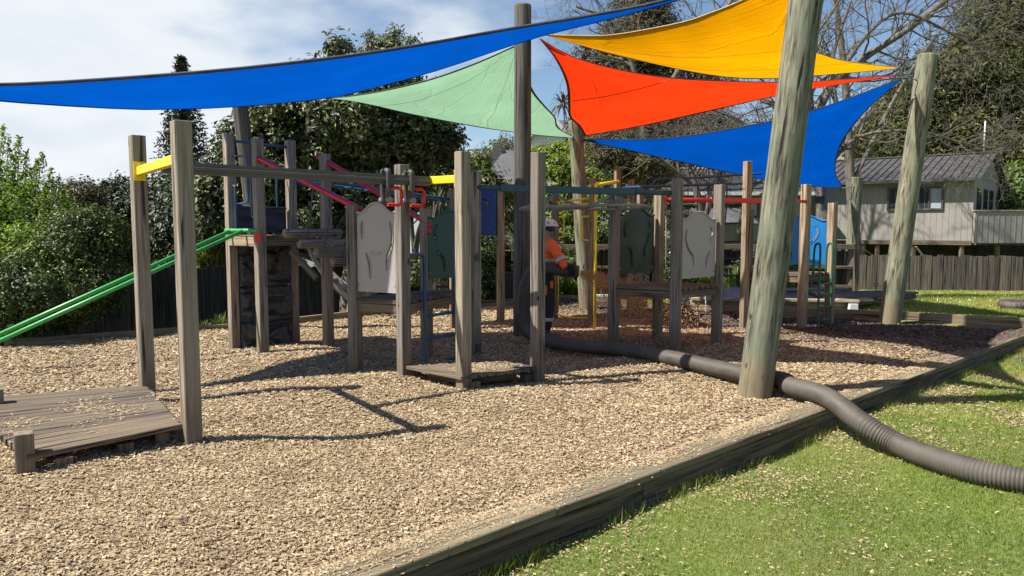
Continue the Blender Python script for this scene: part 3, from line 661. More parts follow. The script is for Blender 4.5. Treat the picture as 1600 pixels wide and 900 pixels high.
o = mb.build('cloth', 'sail_blue', grid_root, recalc=False); uv = o.data.uv_layers.new(name='UVMap')
for lp in o.data.loops: i, j = divmod(lp.vertex_index, nn_ + 1); uv.data[lp.index].uv = (i / nB, j / nn_)
MB().tube([p + V(0, 0, .004) for p in AB], .018, 6).build('hem', 'hem_blue', grid_root)
MB().tube([p for p in AC], .008, 6).build('hem', 'sail_blue', grid_root)
Y1, Y2, Y3, Y4, Y5 = 7.1, 11.05, 12.45, 18.1, 14.65

sail('shade_sail', edge3([(852, 54, Y2), (900, 55.5, 10.7), (960, 54, 10.2), (1060, 36, 9.2), (1110, 20, 8.6), (1160, 0, 8.0), (1236, -38, Y1)]),
     edge3([(852, 54, Y2), (960, 85, 11.0), (1110, 117, 11.2), (1200, 122.5, 11.5), (1310, 115, 11.9), (1408, 106, Y3)]),
     edge3([(1236, -38, Y1), (1238, 30, 8.0), (1263, 74, 9.0), (1290, 86, 9.8), (1330, 97, 10.8), (1408, 106, Y3)]),
     'sail_yellow', 'hem_yellow', 'golden yellow shade sail, uppermost of the sails at right')
sail('shade_sail', edge3([(843, 60, Y2), (900, 91, 11.0), (1000, 115, 11.5), (1100, 125, 11.95), (1250, 128, 12.3), (1408, 117, Y3)]),
     edge3([(843, 60, Y2), (868, 92, 11.8), (885, 130, 12.6), (888, 165, 13.3), (890, 183, 13.8), (905, 197, 14.2), (914, 212, Y5)]),
     edge3([(1408, 117, Y3), (1250, 142, 12.6), (1100, 175, 13.3), (1000, 197, 14.1), (914, 212, Y5)]),
     'sail_red', 'hem_red', 'orange red shade sail hanging between the yellow and the lower blue sail', seams=[[(892, 158, 12.95), (950, 150, 12.7), (1010, 136, 12.0), (1050, 123, 11.35)]])
sail('shade_sail', edge3([(808, 70, Y2 + .12), (740, 100, 11.15), (650, 130, 11.1), (530, 152, 11.2), (400, 153, 11.3)]),
     edge3([(808, 70, Y2 + .12), (830, 136, 12.1), (850, 164, 12.9), (868, 184, 13.5), (872, 200, 14.0), (900, 216, Y5)]),
     edge3([(400, 153, 11.3), (530, 155, 12.0), (650, 180, 12.8), (740, 197, 13.5), (830, 210, 14.2), (900, 216, Y5)]),
     'sail_green', 'hem_green', 'pale mint green shade sail behind the central dark pole')
sail('shade_sail', edge3([(1410, 122, Y3), (1290, 166, 13.0), (1200, 190, 13.5), (1050, 215, 14.2), (905, 218, Y5)]),
     edge3([(1410, 122, Y3), (1350, 176, 13.8), (1315, 225, 15.2), (1305, 265, 16.6), (1316, 294, Y4)]),
     edge3([(905, 218, Y5), (980, 234, 15.2), (1060, 252, 16.0), (1150, 272, 16.8), (1240, 288, 17.5), (1316, 294, Y4)]),
     'sail_blue', 'hem_blue', 'lower right bright blue shade sail curving down to the short far pole')
for r_, a, b in ((R2, at(852, 54, Y2), V(.25, 11.12, 4.45)), (R3, at(1408, 112, Y3), V(6.72, 12.5, 4.02)), (R5, at(914, 212, Y5), V(1.34, 14.68, 3.5)), (R4, at(1316, 294, Y4), V(8.38, 18.1, 2.6)), (R1, at(1237, -38, Y1), V(2.76, 6.9, 4.1)), (R6, at(400, 153, 11.3), V(-4.05, 11.38, 3.5))):
    eyebolt(r_, b, a - b); tie(r_, b + (a - b).normalized() * .12, a)

# ================================================================ PLAY EQUIPMENT
U = Vector((.82, .572, 0)).normalized(); Vd = Vector((-U.y, U.x, 0)); Z = Vector((0, 0, 1))
def deck(root, p0, p1, p2, p3, z, n, th=.035, bearers=True, mat='deck', gap=.008, inset=.05):
    """planks run from edge p0p3 to edge p1p2"""
    p0, p1, p2, p3 = (Vector((p[0], p[1], z)) for p in (p0, p1, p2, p3))
    for i in range(n):
        f = (i + .5) / n; a = p0.lerp(p3, f); b = p1.lerp(p2, f); e = ((p3 - p0) + (p2 - p1)) / 2 / n; w = (e - (b - a).normalized() * e.dot((b - a).normalized())).length
        dz = random.uniform(-.0025, .0025); beam('plank', a + Z * (dz - th / 2), b + Z * (dz - th / 2), w - gap, th, mat, root, e, .004)
    if bearers:
        for a, b in ((p0, p3), (p1, p2), (p0, p1), (p3, p2)):
            c = (p0 + p1 + p2 + p3) / 4; i1 = (c - a).normalized() * inset; i2 = (c - b).normalized() * inset
            beam('bearer', a + i1 - Z * (th + .052), b + i2 - Z * (th + .052), .09, .045, mat, root, Z)
def bolt(root, p, d, r=.011):
    p = Vector(p); d = Vector(d).normalized(); MB().tube([p - d * .004, p + d * .008], r, 8).build('bolt', 'metal', root)
def capsule(pts, w, n=6):
    """closed outline around a bent slot"""
    P = [Vector((a, b, 0)) for a, b in pts]; P = [Vector(q) for q in smooth(P, 4)]; L, Rr = [], []
    for i, p in enumerate(P):
        d = (P[min(i + 1, len(P) - 1)] - P[max(i - 1, 0)]).normalized(); q = Vector((-d.y, d.x, 0)); ww = w * (.55 + .45 * math.sin(math.pi * (i / (len(P) - 1)))) if len(P) > 2 else w
        L.append(p + q * ww); Rr.append(p - q * ww)
    d0 = (P[0] - P[1]).normalized() * w * .5; d1 = (P[-1] - P[-2]).normalized() * w * .5
    out = [P[0] + d0] + L + [P[-1] + d1] + Rr[::-1]; return [(v.x, v.y) for v in out]
SLOTS_A = [[(.14, .86), (.125, .78), (.13, .66)], [(.84, .84), (.90, .72), (.86, .55), (.76, .42), (.75, .28)], [(.24, .46), (.31, .34), (.33, .18)]]
SLOTS_B = [[(.15, .80), (.12, .66), (.20, .48), (.33, .36), (.36, .22)], [(.83, .84), (.89, .74), (.84, .60)], [(.82, .42), (.74, .30), (.72, .16)]]
SLOTS_C = [[(.2, .86), (.14, .74), (.17, .62)], [(.80, .86), (.86, .70), (.78, .52), (.66, .40), (.66, .28)], [(.22, .44), (.34, .32), (.38, .12)]]
def panel(root, a, b, z0, z1, mat, slots, label, hump=True, bulge=.022, smile=False, slotw=.021):
    a, b = Vector((a[0], a[1], z0)), Vector((b[0], b[1], z0)); w = (b - a).length; h = z1 - z0; x = (b - a).normalized(); y = Z.cross(x)
    Mx = Matrix((x, y, Z)).transposed().to_4x4(); Mx.translation = a
    top = [(w * t, h * ((.90 + .10 * math.exp(-(abs(t - .5) / .25) ** 2.6) - .018 * math.exp(-((t - .13) / .08) ** 2) - .018 * math.exp(-((t - .87) / .08) ** 2)) if hump else 1)) for t in (k / 32 for k in range(33))]
    outline = [(0, 0), (w, 0)] + top[::-1]; holes = [[(u * w, v * h * .92) for u, v in capsule(s, slotw / w * .9)] for s in slots]
    mb = MB().prism([outline] + holes, .028, Matrix.Identity(4))
    o = mb.build('panel', mat, root, Mx, label)
    # raised rim round the outline, lips round the slots, shallow ridges
    rb = MB(); rb.tube([(p[0], -.002, p[1]) for p in top], .013, 6)
    for hl in holes: rb.tube([(p[0], -.001, p[1]) for p in hl], .0065, 5, closed=True)
    if smile:
        for rr, dz in ((.20, 0), (.17, .014)): rb.tube([(w * .50 + w * rr * math.sin(t), -.003, h * (.50 + dz) - w * rr * math.cos(t) * .75) for t in (k * .16 - .8 for k in range(11))], .004, 5)
    rb.build('rim', mat, o, Mx)
    for u, v in ((.03, .86), (.97, .86), (.03, .08), (.97, .08)): MB().tube([(u * w, -.008, v * h), (u * w, .035, v * h)], .012, 7).build('bolt', 'metal', o, Mx)
    return o
def handle(root, p, h, out, mat, name='grab_handle', r=.014):
    """D-shaped handle standing off a post: p foot, h height, out = stand-off vector"""
    p = Vector(p); o = Vector(out); c = .35
    return tubeo(name, smooth([p, p + o * .85 + Z * h * .02, p + o + Z * h * .12, p + o + Z * h * .5, p + o + Z * h * .88, p + o * .85 + Z * h * .98, p + Z * h], 4), r, mat, root)

# --- track ride: four posts, two yellow yokes, overhead beam
P1, P2, P3, P5 = V(-2.38, 5.39, 0), V(-3.37, 6.73, 0), V(-.48, 7.25, 0), V(-1.15, 7.79, 0)
tr = thing('track_ride', (P1 + P2 + P3 + P5) / 4, 'overhead track ride: grey beam on yellow crossbars between tall timber posts', 'track ride')
for p, t in ((P1, 2.36), (P2, 2.42), (P3, 2.33), (P5, 2.25)): post('post', p.x, p.y, t, tr, 42)
def yoke(a, b, z):
    a, b = a + Z * z, b + Z * z; d = (b - a).normalized(); s = d.cross(Z); y = beam('crossbar', a + d * .062, b - d * .062, .055, .075, 'yellow', tr, s)
    for p, dd in ((a + d * .062, d), (b - d * .062, -d)):
        pl = beam('mounting_plate', p - Z * .085 - dd * -.004, p + Z * .085 - dd * -.004, .10, .008, 'yellow', y, s, .002)
        for q in (-.058, .058): MB().tube([p + Z * q, p + Z * q + dd * .024], .015, 8).build('bolt', 'yellow', y)
    return (a + b) / 2
m1 = yoke(P1, P2, 2.10); m2 = yoke(P3, P5, 2.07); dd = (m2 - m1).normalized()
prof = [(-.035, -.045), (.035, -.045), (.035, -.02), (.05, -.012), (.05, .012), (.035, .02), (.035, .05), (-.035, .05), (-.035, .02), (-.05, .012), (-.05, -.012), (-.035, -.02)]
fm = frame_to(m1 + dd * .03 - Z * .014, m2 - dd * .03 - Z * .014); L = (m2 - m1).length - .06
mb = MB(); vv = [(x, y, z) for z in (0, L) for x, y in prof]; k = len(prof)
mb.add(vv, [(i, (i + 1) % k, k + (i + 1) % k, k + i) for i in range(k)] + [tuple(range(k - 1, -1, -1)), tuple(range(k, 2 * k))]); mb.build('beam', 'beam', tr, fm)
def trolley(f, label):
    c = m1.lerp(m2, f) - Z * .012; s = dd.cross(Z).normalized(); g = thing('trolley', c, label, 'trolley', 'sliding trolleys with handles on the overhead track')
    for k in (-1, 1):
        pts = smooth([c + s * .062 * k * .3 + dd * .0 + Z * .085, c + s * .062 * k + Z * .07, c + s * .066 * k, c + s * .066 * k - Z * .12, c + s * .05 * k - Z * .23], 4)
        mb = MB(); mb.tube(pts, [.026] * len(pts), 8); mb.build('hanger', 'charcoal', g)
        MB().tube([c + s * .05 * k - Z * .2, c + s * .10 * k - Z * .2], .03, 10).build('roller_cap', 'metal', g)
    h0 = c - Z * .08 ; w = .085
    pts = [h0 + dd * .02 - Z * 0, h0 + dd * (w + .06), h0 + dd * (w + .085) - Z * .025, h0 + dd * (w + .085) - Z * .14, h0 + dd * (w + .06) - Z * .165, h0 + dd * .02 - Z * .165]
    tubeo('hand_grip', pts, .017, 'red', g, 8); return g
trolley(.80, 'dark hanging trolley with red handle, left of the pair on the track'); trolley(.90, 'dark hanging trolley with red handle, right of the pair nearest the far crossbar')

# --- launching deck at the near left
ld = thing('launch_deck', (-3.0, 5.5, 0), 'low weathered plank deck strewn with chips at the near left, short posts at its corner', 'deck')
A1 = P1 + V(-.07, -.02, 0); A2 = P2 + V(0, -.02, 0); LB = 1.12; B1_ = V(-3.08, 4.60, 0); B2_ = V(-4.72, 6.15, 0)
deck(ld, B1_, A1, A2, B2_, .15, 17, .034, inset=.30, gap=.004)
for q in (B1_ + U * .2, (B1_ + A1) / 2 + U * .1, A1 - U * .12, B2_ + U * .3): beam('block', (q.x + Vd.x * .09, q.y + Vd.y * .09, -.2), (q.x + Vd.x * .09, q.y + Vd.y * .09, .09), .1, .1, 'deck', ld, U)
post('corner_post', -3.14, 4.66, .285, ld, 35, .108); post('corner_post', -4.27, 6.02, .27, ld, 35, .108)
x = rng.uniform(-4.2, -2.3, 9000); y = rng.uniform(4.6, 6.9, 9000); rel = np.stack([x - P1.x, y - P1.y], 1); uu = rel @ np.array(U.to_2d()); vvv = rel @ np.array(Vd.to_2d())
k = (uu < -.05) & (uu > -1.15) & (vvv > .03) & (vvv < 1.6) & (rng.random(9000) < (.05 + .9 * np.exp(-((vvv - 1.0 - .2 * uu) / .38) ** 2)) * (noise_like := (.5 + .5 * np.sin(uu * 9 + np.sin(vvv * 7)))))
tag(chips('deck_chips', x[k], y[k], np.full(k.sum(), .156), .022, flat=.25), 'bark chips lying on the low launching deck', kind='stuff')

# --- landing deck
P4 = V(.27, 7.72, 0); P6b = V(-.42, 8.24, 0)
la = thing('landing_deck', (-.4, 7.75, 0), 'low square deck of weathered planks between tall posts at centre, chips on top', 'deck')
post('post', P4.x, P4.y, 2.37, la, 42)
deck(la, P5 + V(.02, -.08, 0), P3 + V(-.03, -.10, 0), P4 + V(.03, -.07, 0), P6b, .14, 9, .034, inset=.26)
for q in (P3 + V(.1, .02, 0), P4 + V(-.12, -.04, 0), P5 + V(.12, 0, 0), P6b + V(0, -.1, 0)): beam('block', (q.x, q.y, -.2), (q.x, q.y, .07), .1, .1, 'deck', la, U)
x = rng.uniform(-1.2, .35, 12000); y = rng.uniform(7.1, 8.3, 12000)
poly = np.array([P5.to_2d()[:], P3.to_2d()[:], P4.to_2d()[:], P6b.to_2d()[:]]); c = poly.mean(0); kk = np.ones(12000, bool)
for i in range(4):
    a, b = poly[i], poly[(i + 1) % 4]; nrm = np.array([-(b - a)[1], (b - a)[0]]); nrm = nrm * np.sign(nrm @ (c - a)) / np.linalg.norm(nrm); kk &= ((x - a[0]) * nrm[0] + (y - a[1]) * nrm[1]) > .03
kk &= rng.random(12000) < .30 + .3 * np.sin(x * 6) * np.sin(y * 8)
tag(chips('deck_chips', x[kk], y[kk], np.full(kk.sum(), .146), .02, flat=.25), 'bark chips lying on the low landing deck', kind='stuff')

# --- panel tower in the middle (grey and dark green panels, blue ladder)
a1, a3, a6 = V(-1.74, 8.14, 0), V(-1.06, 9.12, 0), V(-.47, 9.40, 0); a5 = P5
pt = thing('play_platform', (-1.1, 8.6, 0), 'middle raised play platform with warm grey and dark green wavy panels', 'play platform')
for p, t, an in ((a1, 1.84, 60), (a3, 1.83, 60), (a6, 2.30, 35)): post('post', p.x, p.y, t, pt, an)
deck(pt, a1 + V(-.05, -.02, 0), a5 + V(-.01, .03, 0), a6 + V(0, .02, 0), a3 + V(-.05, .05, 0), .82, 10, .045)
panel(pt, (a1.x + .05, a1.y - .06), (a5.x - .07, a5.y + .02), .90, 1.86, 'greypanel', SLOTS_A, 'warm grey plastic panel with curved slots and a wavy top', smile=True)
panel(pt, (a3.x + .04, a3.y - .07), (a6.x - .06, a6.y - .02), .97, 1.80, 'darkgreen', SLOTS_C, 'dark teal green plastic panel with curved slots')
fx = MB().tube([V(-.62, 9.26, 1.66), V(-.62, 9.21, 1.66)], .03, 10); fx.build('knob', 'darkgreen', pt)
lad = []
for sx_, p in ((0, at(663, 400, 8.12)), (1, at(713, 396, 8.55))):
    q = V(p.x, p.y, 0); back = (P5 - q) if sx_ == 0 else V(-.05, .5, 0); back.z = 0; bn = back * .82
    pts = [q + bn + Z * 1.30, q + bn * .25 + Z * 1.30, q + bn * .06 + Z * 1.27, q + Z * 1.18, q + Z * .8, q + Z * .35, q + Z * .16, q + bn * .12 + Z * .06, q + bn * .5 + Z * .02, q + bn + Z * .02]
    tubeo('ladder_rail', smooth(pts, 4), .021, 'blue', pt); lad.append(q)
for z in (.62, .36, .02 + .06): tubeo('ladder_rung', [lad[0] + Z * z, lad[1] + Z * z], .017, 'blue', pt)
MB().box(.05, .05, .12, Matrix.Translation(V(-.42, 9.33, .0))).build('bracket', 'teal', pt); MB().box(.05, .03, .09, Matrix.Translation(V(-.44, 9.33, 1.18))).build('bracket', 'teal', pt)

# --- climbing tower at left
T1, T2, T3, T4 = V(-3.70, 9.77, 0), V(-3.12, 9.17, 0), V(-3.08, 10.38, 0), V(-2.46, 9.82, 0)
ct = thing('climbing_tower', (-3.1, 9.8, 0), 'tall square tower at left with black rock climbing wall and navy barrier', 'climbing tower')
for p, t in ((T1, 2.81), (T2, 2.68), (T3, 2.80), (T4, 2.56)): post('post', p.x, p.y, t, ct, 45, .115)
deck(ct, T1, T2, T4, T3, 1.50, 8, .04); e13 = (T3 - T1).normalized()
beam('fascia', T1 + Z * 1.43 + V(.04, -.04, 0), T3 + Z * 1.43 + V(.04, -.04, 0), .14, .04, 'postlight', ct, Z); beam('fascia', T1 + Z * 1.42 - e13 * .0 + V(.0, -.07, 0), T2 + Z * 1.42 + V(-.06, .02, 0), .12, .04, 'postlight', ct, Z)
def rockwall(z0, z1):
    a = T1 + e13 * .06; w = (T3 - T1).length - .12; nx, nz = 46, 54; x = e13; y = Z.cross(x); Mx = Matrix((x, y, Z)).transposed().to_4x4(); Mx.translation = a + Z * z0; vs_ = []
    for j in range(nz + 1):
        for i in range(nx + 1):
            u, v = w * i / nx, (z1 - z0) * j / nz; p = Vector((u * 3.2, v * 5.2, z0 * 3)); wv = noise.noise_vector(p * .8) * 1.1
            r = abs(noise.noise(p + wv)); r2 = abs(noise.noise(p * 1.9 + wv + Vector((5, 5, 5)))); ed = min(1, min(u, w - u, v, z1 - z0 - v) / .02)
            vs_.append((u, -(.02 + ed * (.085 * min(1, r * 3.6) + .03 * min(1, r2 * 3))), v))
    mb = MB(); mb.add(vs_, [(j * (nx + 1) + i, j * (nx + 1) + i + 1, (j + 1) * (nx + 1) + i + 1, (j + 1) * (nx + 1) + i) for j in range(nz) for i in range(nx)], True)
    mb.box(w, .02, z1 - z0, Matrix.Translation((w / 2, .0, 0))); mb.build('rock_panel', 'charcoal', ct, Mx, recalc=False)
rockwall(-.05, .80); rockwall(.806, 1.36)
def tub(a, b, z0, z1):
    a, b = Vector((a[0], a[1], z0)), Vector((b[0], b[1], z0)); w = (b - a).length; x = (b - a).normalized(); y = Z.cross(x); Mx = Matrix((x, y, Z)).transposed().to_4x4(); Mx.translation = a; h = z1 - z0; n = 24; m = 8; vs_ = []
    for j in range(m + 1):
        for i in range(n + 1):
            u, v = i / n, j / m; e = min(1, min(u, 1 - u, v, 1 - v) / .06); vs_.append((u * w, -.018 * math.sin(v * 9 + math.sin(u * 7) * 1.4) * e, v * h))
    mb = MB(); mb.add(vs_, [(j * (n + 1) + i, j * (n + 1) + i + 1, (j + 1) * (n + 1) + i + 1, (j + 1) * (n + 1) + i) for j in range(m) for i in range(n)], True)
    mb.box(w, .02, h, Matrix.Translation((w / 2, .03, 0))); mb.tube([(0, 0, h), (w, 0, h)], .02, 8); mb.build('barrier', 'navydark', ct, Mx, recalc=False)
tub((T1.x + .06, T1.y + .0), (T3.x - .06, T3.y - .06), 1.53, 1.86)
tubeo('top_rail', [T1 + Z * 2.73, T3 + Z * 2.70], .017, 'blue', ct)
handle(ct, T1 + V(.07, -.07, 1.56), .58, V(.04, -.04, 0), 'blue'); handle(ct, T1 + V(.06, -.02, 1.9), .62, V(.26, -.22, 0), 'blue'); handle(ct, T2 + V(-.08, .05, 1.72), .62, V(-.05, .07, 0), 'blue')
handle(ct, T3 + V(-.09, -.05, 1.55), .75, V(-.07, -.07, 0), 'blue')
MB().box(.07, .03, .13, Matrix.Translation(T2 + V(.0, -.07, 1.42))).build('clamp', 'red', ct)
# --- twin green rails to slide down
gr = thing('slide_rails', (-3.4, 9.5, 0), 'pair of bright green slide rails running down from the tower to lower left', 'slide rails')
ga, gb = T1 + V(.0, -.085, 1.56), T2 + V(-.05, -.07, 1.56)
tubeo('crossbar', [ga - V(.06, -.05, 0), gb + V(.08, -.08, 0)], .024, 'greenp', gr)
dn = V(-2.56, -1.86, -1.43)
for f in (.12, .62):
    s = ga.lerp(gb, f); tubeo('rail', [s, s + dn * 1.02], .024, 'greenp', gr, 10)
# --- stepping logs hung between tower and middle platform
lb = thing('log_bridge', (-2.1, 9.2, 0), 'bridge of short hanging logs stepping down to the right between faded red handrails', 'log bridge')
ra0, ra1 = V(-3.05, 9.1, 2.42), at(566, 329, 8.15); rb0, rb1 = V(-2.5, 9.85, 2.50), at(662, 345, 9.1)
for a, b in ((ra0, ra1), (rb0, rb1)):
    d = (b - a).normalized(); tubeo('handrail', smooth([a - d * .02 - Z * .02, a, a.lerp(b, .5), b, b + d * .07 - Z * .05, b + d * .085 - Z * .12], 5), .034, 'pink', lb, 10)
    MB().tube([a.lerp(b, .02), a.lerp(b, .98)], .03, 6)
LG = [((444, 365), (524, 367)), ((467, 381), (546, 383)), ((493, 395), (560, 396)), ((520, 409), (590, 410))]
for i, (l, r) in enumerate(LG):
    f = (i + .6) / 4.2; Y0 = 9.12 - f * 1.0; pa = at(*l, Y0); pb = pa + V(.56, .53, 0) if i < 2 else pa + V(.46, .62, 0)
    lo = MB(); n = 14; fr = frame_to(pa, pb); Lz = (pb - pa).length; vs_ = []
    for j, (z, k) in enumerate(((0, .9), (.012, 1), (.2, 1.02), (.5, .98), (.8, 1.01), (.985, 1), (1, .9))):
        zz_ = z * Lz if z < 1 else Lz
        for q in range(n): a = 2 * math.pi * q / n; vs_.append((.058 * k * math.cos(a), .058 * k * math.sin(a), zz_))
    lo.add(vs_, [(j * n + q, j * n + (q + 1) % n, (j + 1) * n + (q + 1) % n, (j + 1) * n + q) for j in range(6) for q in range(n)], True); lo.add(vs_[:n], [tuple(range(n - 1, -1, -1))]); lo.add(vs_[-n:], [tuple(range(n))]); lo.build('log', 'logend', lb, fr)
    for g, rl0, rl1, e in ((.14, ra0, ra1, pa), (.86, rb0, rb1, pa)):
        q = pa.lerp(pb, g); t = min(.98, max(.02, ((q - rl0).dot(rl1 - rl0)) / (rl1 - rl0).length_squared)); tubeo('hanging_rope', [q, rl0.lerp(rl1, t)], .009, 'rope', lb, 6)
    for g in (.3, .7):
        q = pa.lerp(pb, g)
        tubeo('clamp', [q + V(0, 0, .06), q + V(.02, -.02, .085)], .012, 'metal', lb, 6)
beam('brace', (-2.78, 9.33, 1.30), (-2.38, 8.98, .98), .07, .045, 'deck', lb, Z)
# --- blue overhead ladder behind
ol = thing('overhead_ladder', (-1.8, 11, 0), 'blue overhead ladder running from the climbing tower to the rear platform', 'overhead ladder')
oa, ob = V(-3.0, 10.45, 2.26), V(-.95, 11.9, 2.02); sd = (ob - oa).cross(Z).normalized() * .22
for k in (-1, 1):
    tubeo('side_rail', smooth([oa + sd * k - Z * .1, oa + sd * k, (oa + ob) / 2 + sd * k, ob + sd * k], 5), .022, 'blue', ol)
for i in range(8): q = oa.lerp(ob, (i + .5) / 8); tubeo('rung', [q - sd, q + sd], .015, 'blue', ol)
tubeo('rope', [oa.lerp(ob, .78), oa.lerp(ob, .78) - Z * 1.25], .008, 'ropew', ol, 5); tubeo('rope', [oa.lerp(ob, .90), oa.lerp(ob, .90) - Z * 1.3], .008, 'ropew', ol, 5)
for z in (.82, ): tubeo('rope', smooth([at(672, 456, 12), at(684, 454, 12), at(705, 456, 12), at(714, 452, 12)], 3), .010, 'ropew', ol, 5)
# --- rear platform with navy panel
rp = thing('play_platform', (-.6, 12.4, 0), 'narrow rear play platform with a navy blue slotted panel left of the dark shade pole', 'play platform')
D2 = V(-.19, 12.3, 0); D0 = V(-.83, 12.45, 0); D1 = V(-.92, 11.6, 0)
for p, t in ((D2, 2.25), (D0, 2.25), (D1, 2.20)): post('post', p.x, p.y, t, rp, 20, .11, mat='postlight')
panel(rp, (D0.x + .07, D0.y - .04), (D2.x - .07, D2.y - .03), 1.46, 2.22, 'navy', [[(.50, .90), (.66, .80), (.70, .66)], [(.42, .42), (.32, .28), (.30, .10)]], 'navy blue plastic panel with two pale slots', hump=False)
beam('plank', D0 + Z * 1.37, D2 + Z * 1.37, .03, .12, 'deck', rp, Z)

# --- teal beam with two hanging wheels
tb = thing('spinner_beam', (.8, 9.4, 0), 'dark teal overhead beam at centre with two hanging spinning rings', 'play frame')
b0, b1 = V(-.44, 9.38, 2.10), V(2.05, 9.42, 2.03)
tubeo('mounting_tube', [b0, b0.lerp(b1, .17)], .034, 'teal', tb, 10); beam('joint', b0.lerp(b1, .12), b0.lerp(b1, .19), .10, .10, 'teal', tb, Z, .008)
beam('beam', b0.lerp(b1, .19), b0.lerp(b1, .80), .085, .075, 'teal', tb, Z, .006); tubeo('mounting_tube', [b0.lerp(b1, .78), b1], .034, 'teal', tb, 10)
for c, rr, tl in ((at(868, 325, 9.4), .45, .4), (at(958, 324, 9.42), .43, 1.3)):
    rg = thing('spinning_ring', c, 'grey tubular ring hanging from the teal beam, ' + ('left one above the worker' if rr > .44 else 'right one beside the yellow pole'), 'spinning ring', 'spinning rings hung under the teal beam')
    tubeo('ring', [c + V(rr * math.cos(t), rr * math.sin(t), .018 * math.cos(t + tl)) for t in (k * 2 * math.pi / 24 for k in range(24))], .019, 'metal', rg, 8, closed=True)
    ap = c + Z * .175
    for k in range(5):
        t = k * 2 * math.pi / 5 + tl; e = c + V(rr * math.cos(t), rr * math.sin(t), 0); tubeo('spoke', smooth([ap, ap.lerp(e, .5) - Z * .02, e], 4), .014, 'metal', rg, 7)
    tubeo('hub', [ap - Z * .02, ap + Z * .05], .03, 'metal', rg, 8)

# --- yellow pole station
yf = thing('fire_pole_frame', (1.0, 13.4, 0), 'timber frame with a straight yellow fire pole, yellow bars and loop handles', 'fire pole')
e1, e2, e3, f1 = G(867, 495), G(915, 491), G(924, 503), V(1.92, 13.5, 0)
post('post', e1.x, e1.y, 2.35, yf, 15, .10); post('post', e3.x, e3.y, 2.42, yf, 15, .10, mat='postlight'); post('post', f1.x, f1.y, 2.68, yf, 15, .12, mat='postlight')
post('post', 2.26, 14.1, 2.5, yf, 20, .10, mat='postlight')
tubeo('fire_pole', [G(929, 512) - Z * .1, G(929, 512) + Z * 2.14], .024, 'yellow', yf, 10)
tubeo('crossbar', [e3 + V(-.06, -.06, 2.28), f1 + V(0, -.09, 2.42)], .030, 'yellow', yf, 10); tubeo('arm', smooth([G(929, 512) + Z * 2.12, G(929, 512) + V(.02, .15, 2.22), G(929, 512) + V(.05, .5, 2.3)], 4), .022, 'yellow', yf)
tubeo('crossbar', [e1 + V(.04, -.06, 1.98), e3 + V(-.05, -.0, 1.98)], .026, 'yellow', yf)
tubeo('crossbar', [e1 + V(.04, -.06, 2.04), e3 + V(-.05, -.0, 2.08)], .018, 'yellow', yf)
handle(yf, e1 + V(.055, -.05, 1.42), .36, V(.09, 0, 0), 'yellow'); handle(yf, e3 + V(-.055, -.05, 1.38), .40, V(-.13, 0, 0), 'yellow')
tubeo('tape', [e1 + V(.055, -.03, .1), e1 + V(.055, -.03, 1.3)], .014, 'yellow', yf)
tubeo('base_ring', smooth([G(869, 491, .05), G(884, 495, .05), G(903, 497, .04), G(930, 496, .04)], 4), .016, 'yellow', yf)

# --- near right platform
Q1, Q2, Q3, Q4 = V(1.37, 9.93, 0), V(2.09, 9.41, 0), V(2.08, 10.50, 0), V(2.80, 10.04, 0)
pb = thing('play_platform', (2.1, 10, 0), 'raised play platform right of centre with bottle green and grey panels', 'play platform')
post('post', Q1.x, Q1.y, 1.98, pb, 50); post('post', Q2.x, Q2.y, 2.21, pb, 50); post('post', Q3.x, Q3.y, 2.06, pb, 50, mat='postlight'); post('post', Q4.x, Q4.y, 2.17, pb, 50)
o2 = Vector((-.05, -.04, 0)); deck(pb, Q1 + V(-.06, 0, 0), Q2 + V(0, -.07, 0), Q4 + V(.06, 0, 0), Q3, .83, 8, .045)
panel(pb, (Q1.x + .07, Q1.y + .0), (Q3.x - .08, Q3.y - .06), .97, 1.86, 'bottle', [[(.2, .86), (.14, .74), (.17, .62)], [(.84, .86), (.88, .72), (.80, .52), (.72, .40), (.72, .28)], [(.28, .44), (.34, .32), (.36, .12)]], 'bottle green plastic panel with curved slots')
panel(pb, (Q2.x + .06, Q2.y + .0), (Q4.x - .06, Q4.y - .07), .94, 1.80, 'greypanel', SLOTS_B, 'warm grey plastic panel with curved slots')
gt = MB(); gt.prism([[(0, 0), (.34, 0), (.34, .14), (.26, .24), (.08, .24), (0, .14)]], .03, frame_to(V(2.0, 10.75, 1.76), V(2.0, 10.75, 2.0)) @ Matrix.Identity(4)); 
# --- red rail
rr_ = thing('red_rail', (3.4, 11.2, 0), 'red overhead rail running right from the green panelled platform to a far timber post', 'play rail')
r0, r1 = Q3 + V(.07, .0, 1.99), V(4.60, 11.62, 2.0)
tubeo('tube', [r0, r0.lerp(r1, .30)], [.022, .034], 'red', rr_, 10); beam('rail', r0.lerp(r1, .30), r0.lerp(r1, .86), .075, .05, 'red', rr_, Z, .008); tubeo('tube', [r0.lerp(r1, .84), r1], .026, 'red', rr_, 10)
beam('bracket', r0 - Z * .07 - V(.01, 0, 0), r0 + Z * .07 - V(.01, 0, 0), .07, .03, 'red', rr_); bolt(rr_, r0.lerp(r1, .67) - Z * .05, V(0, 0, -1), .016)
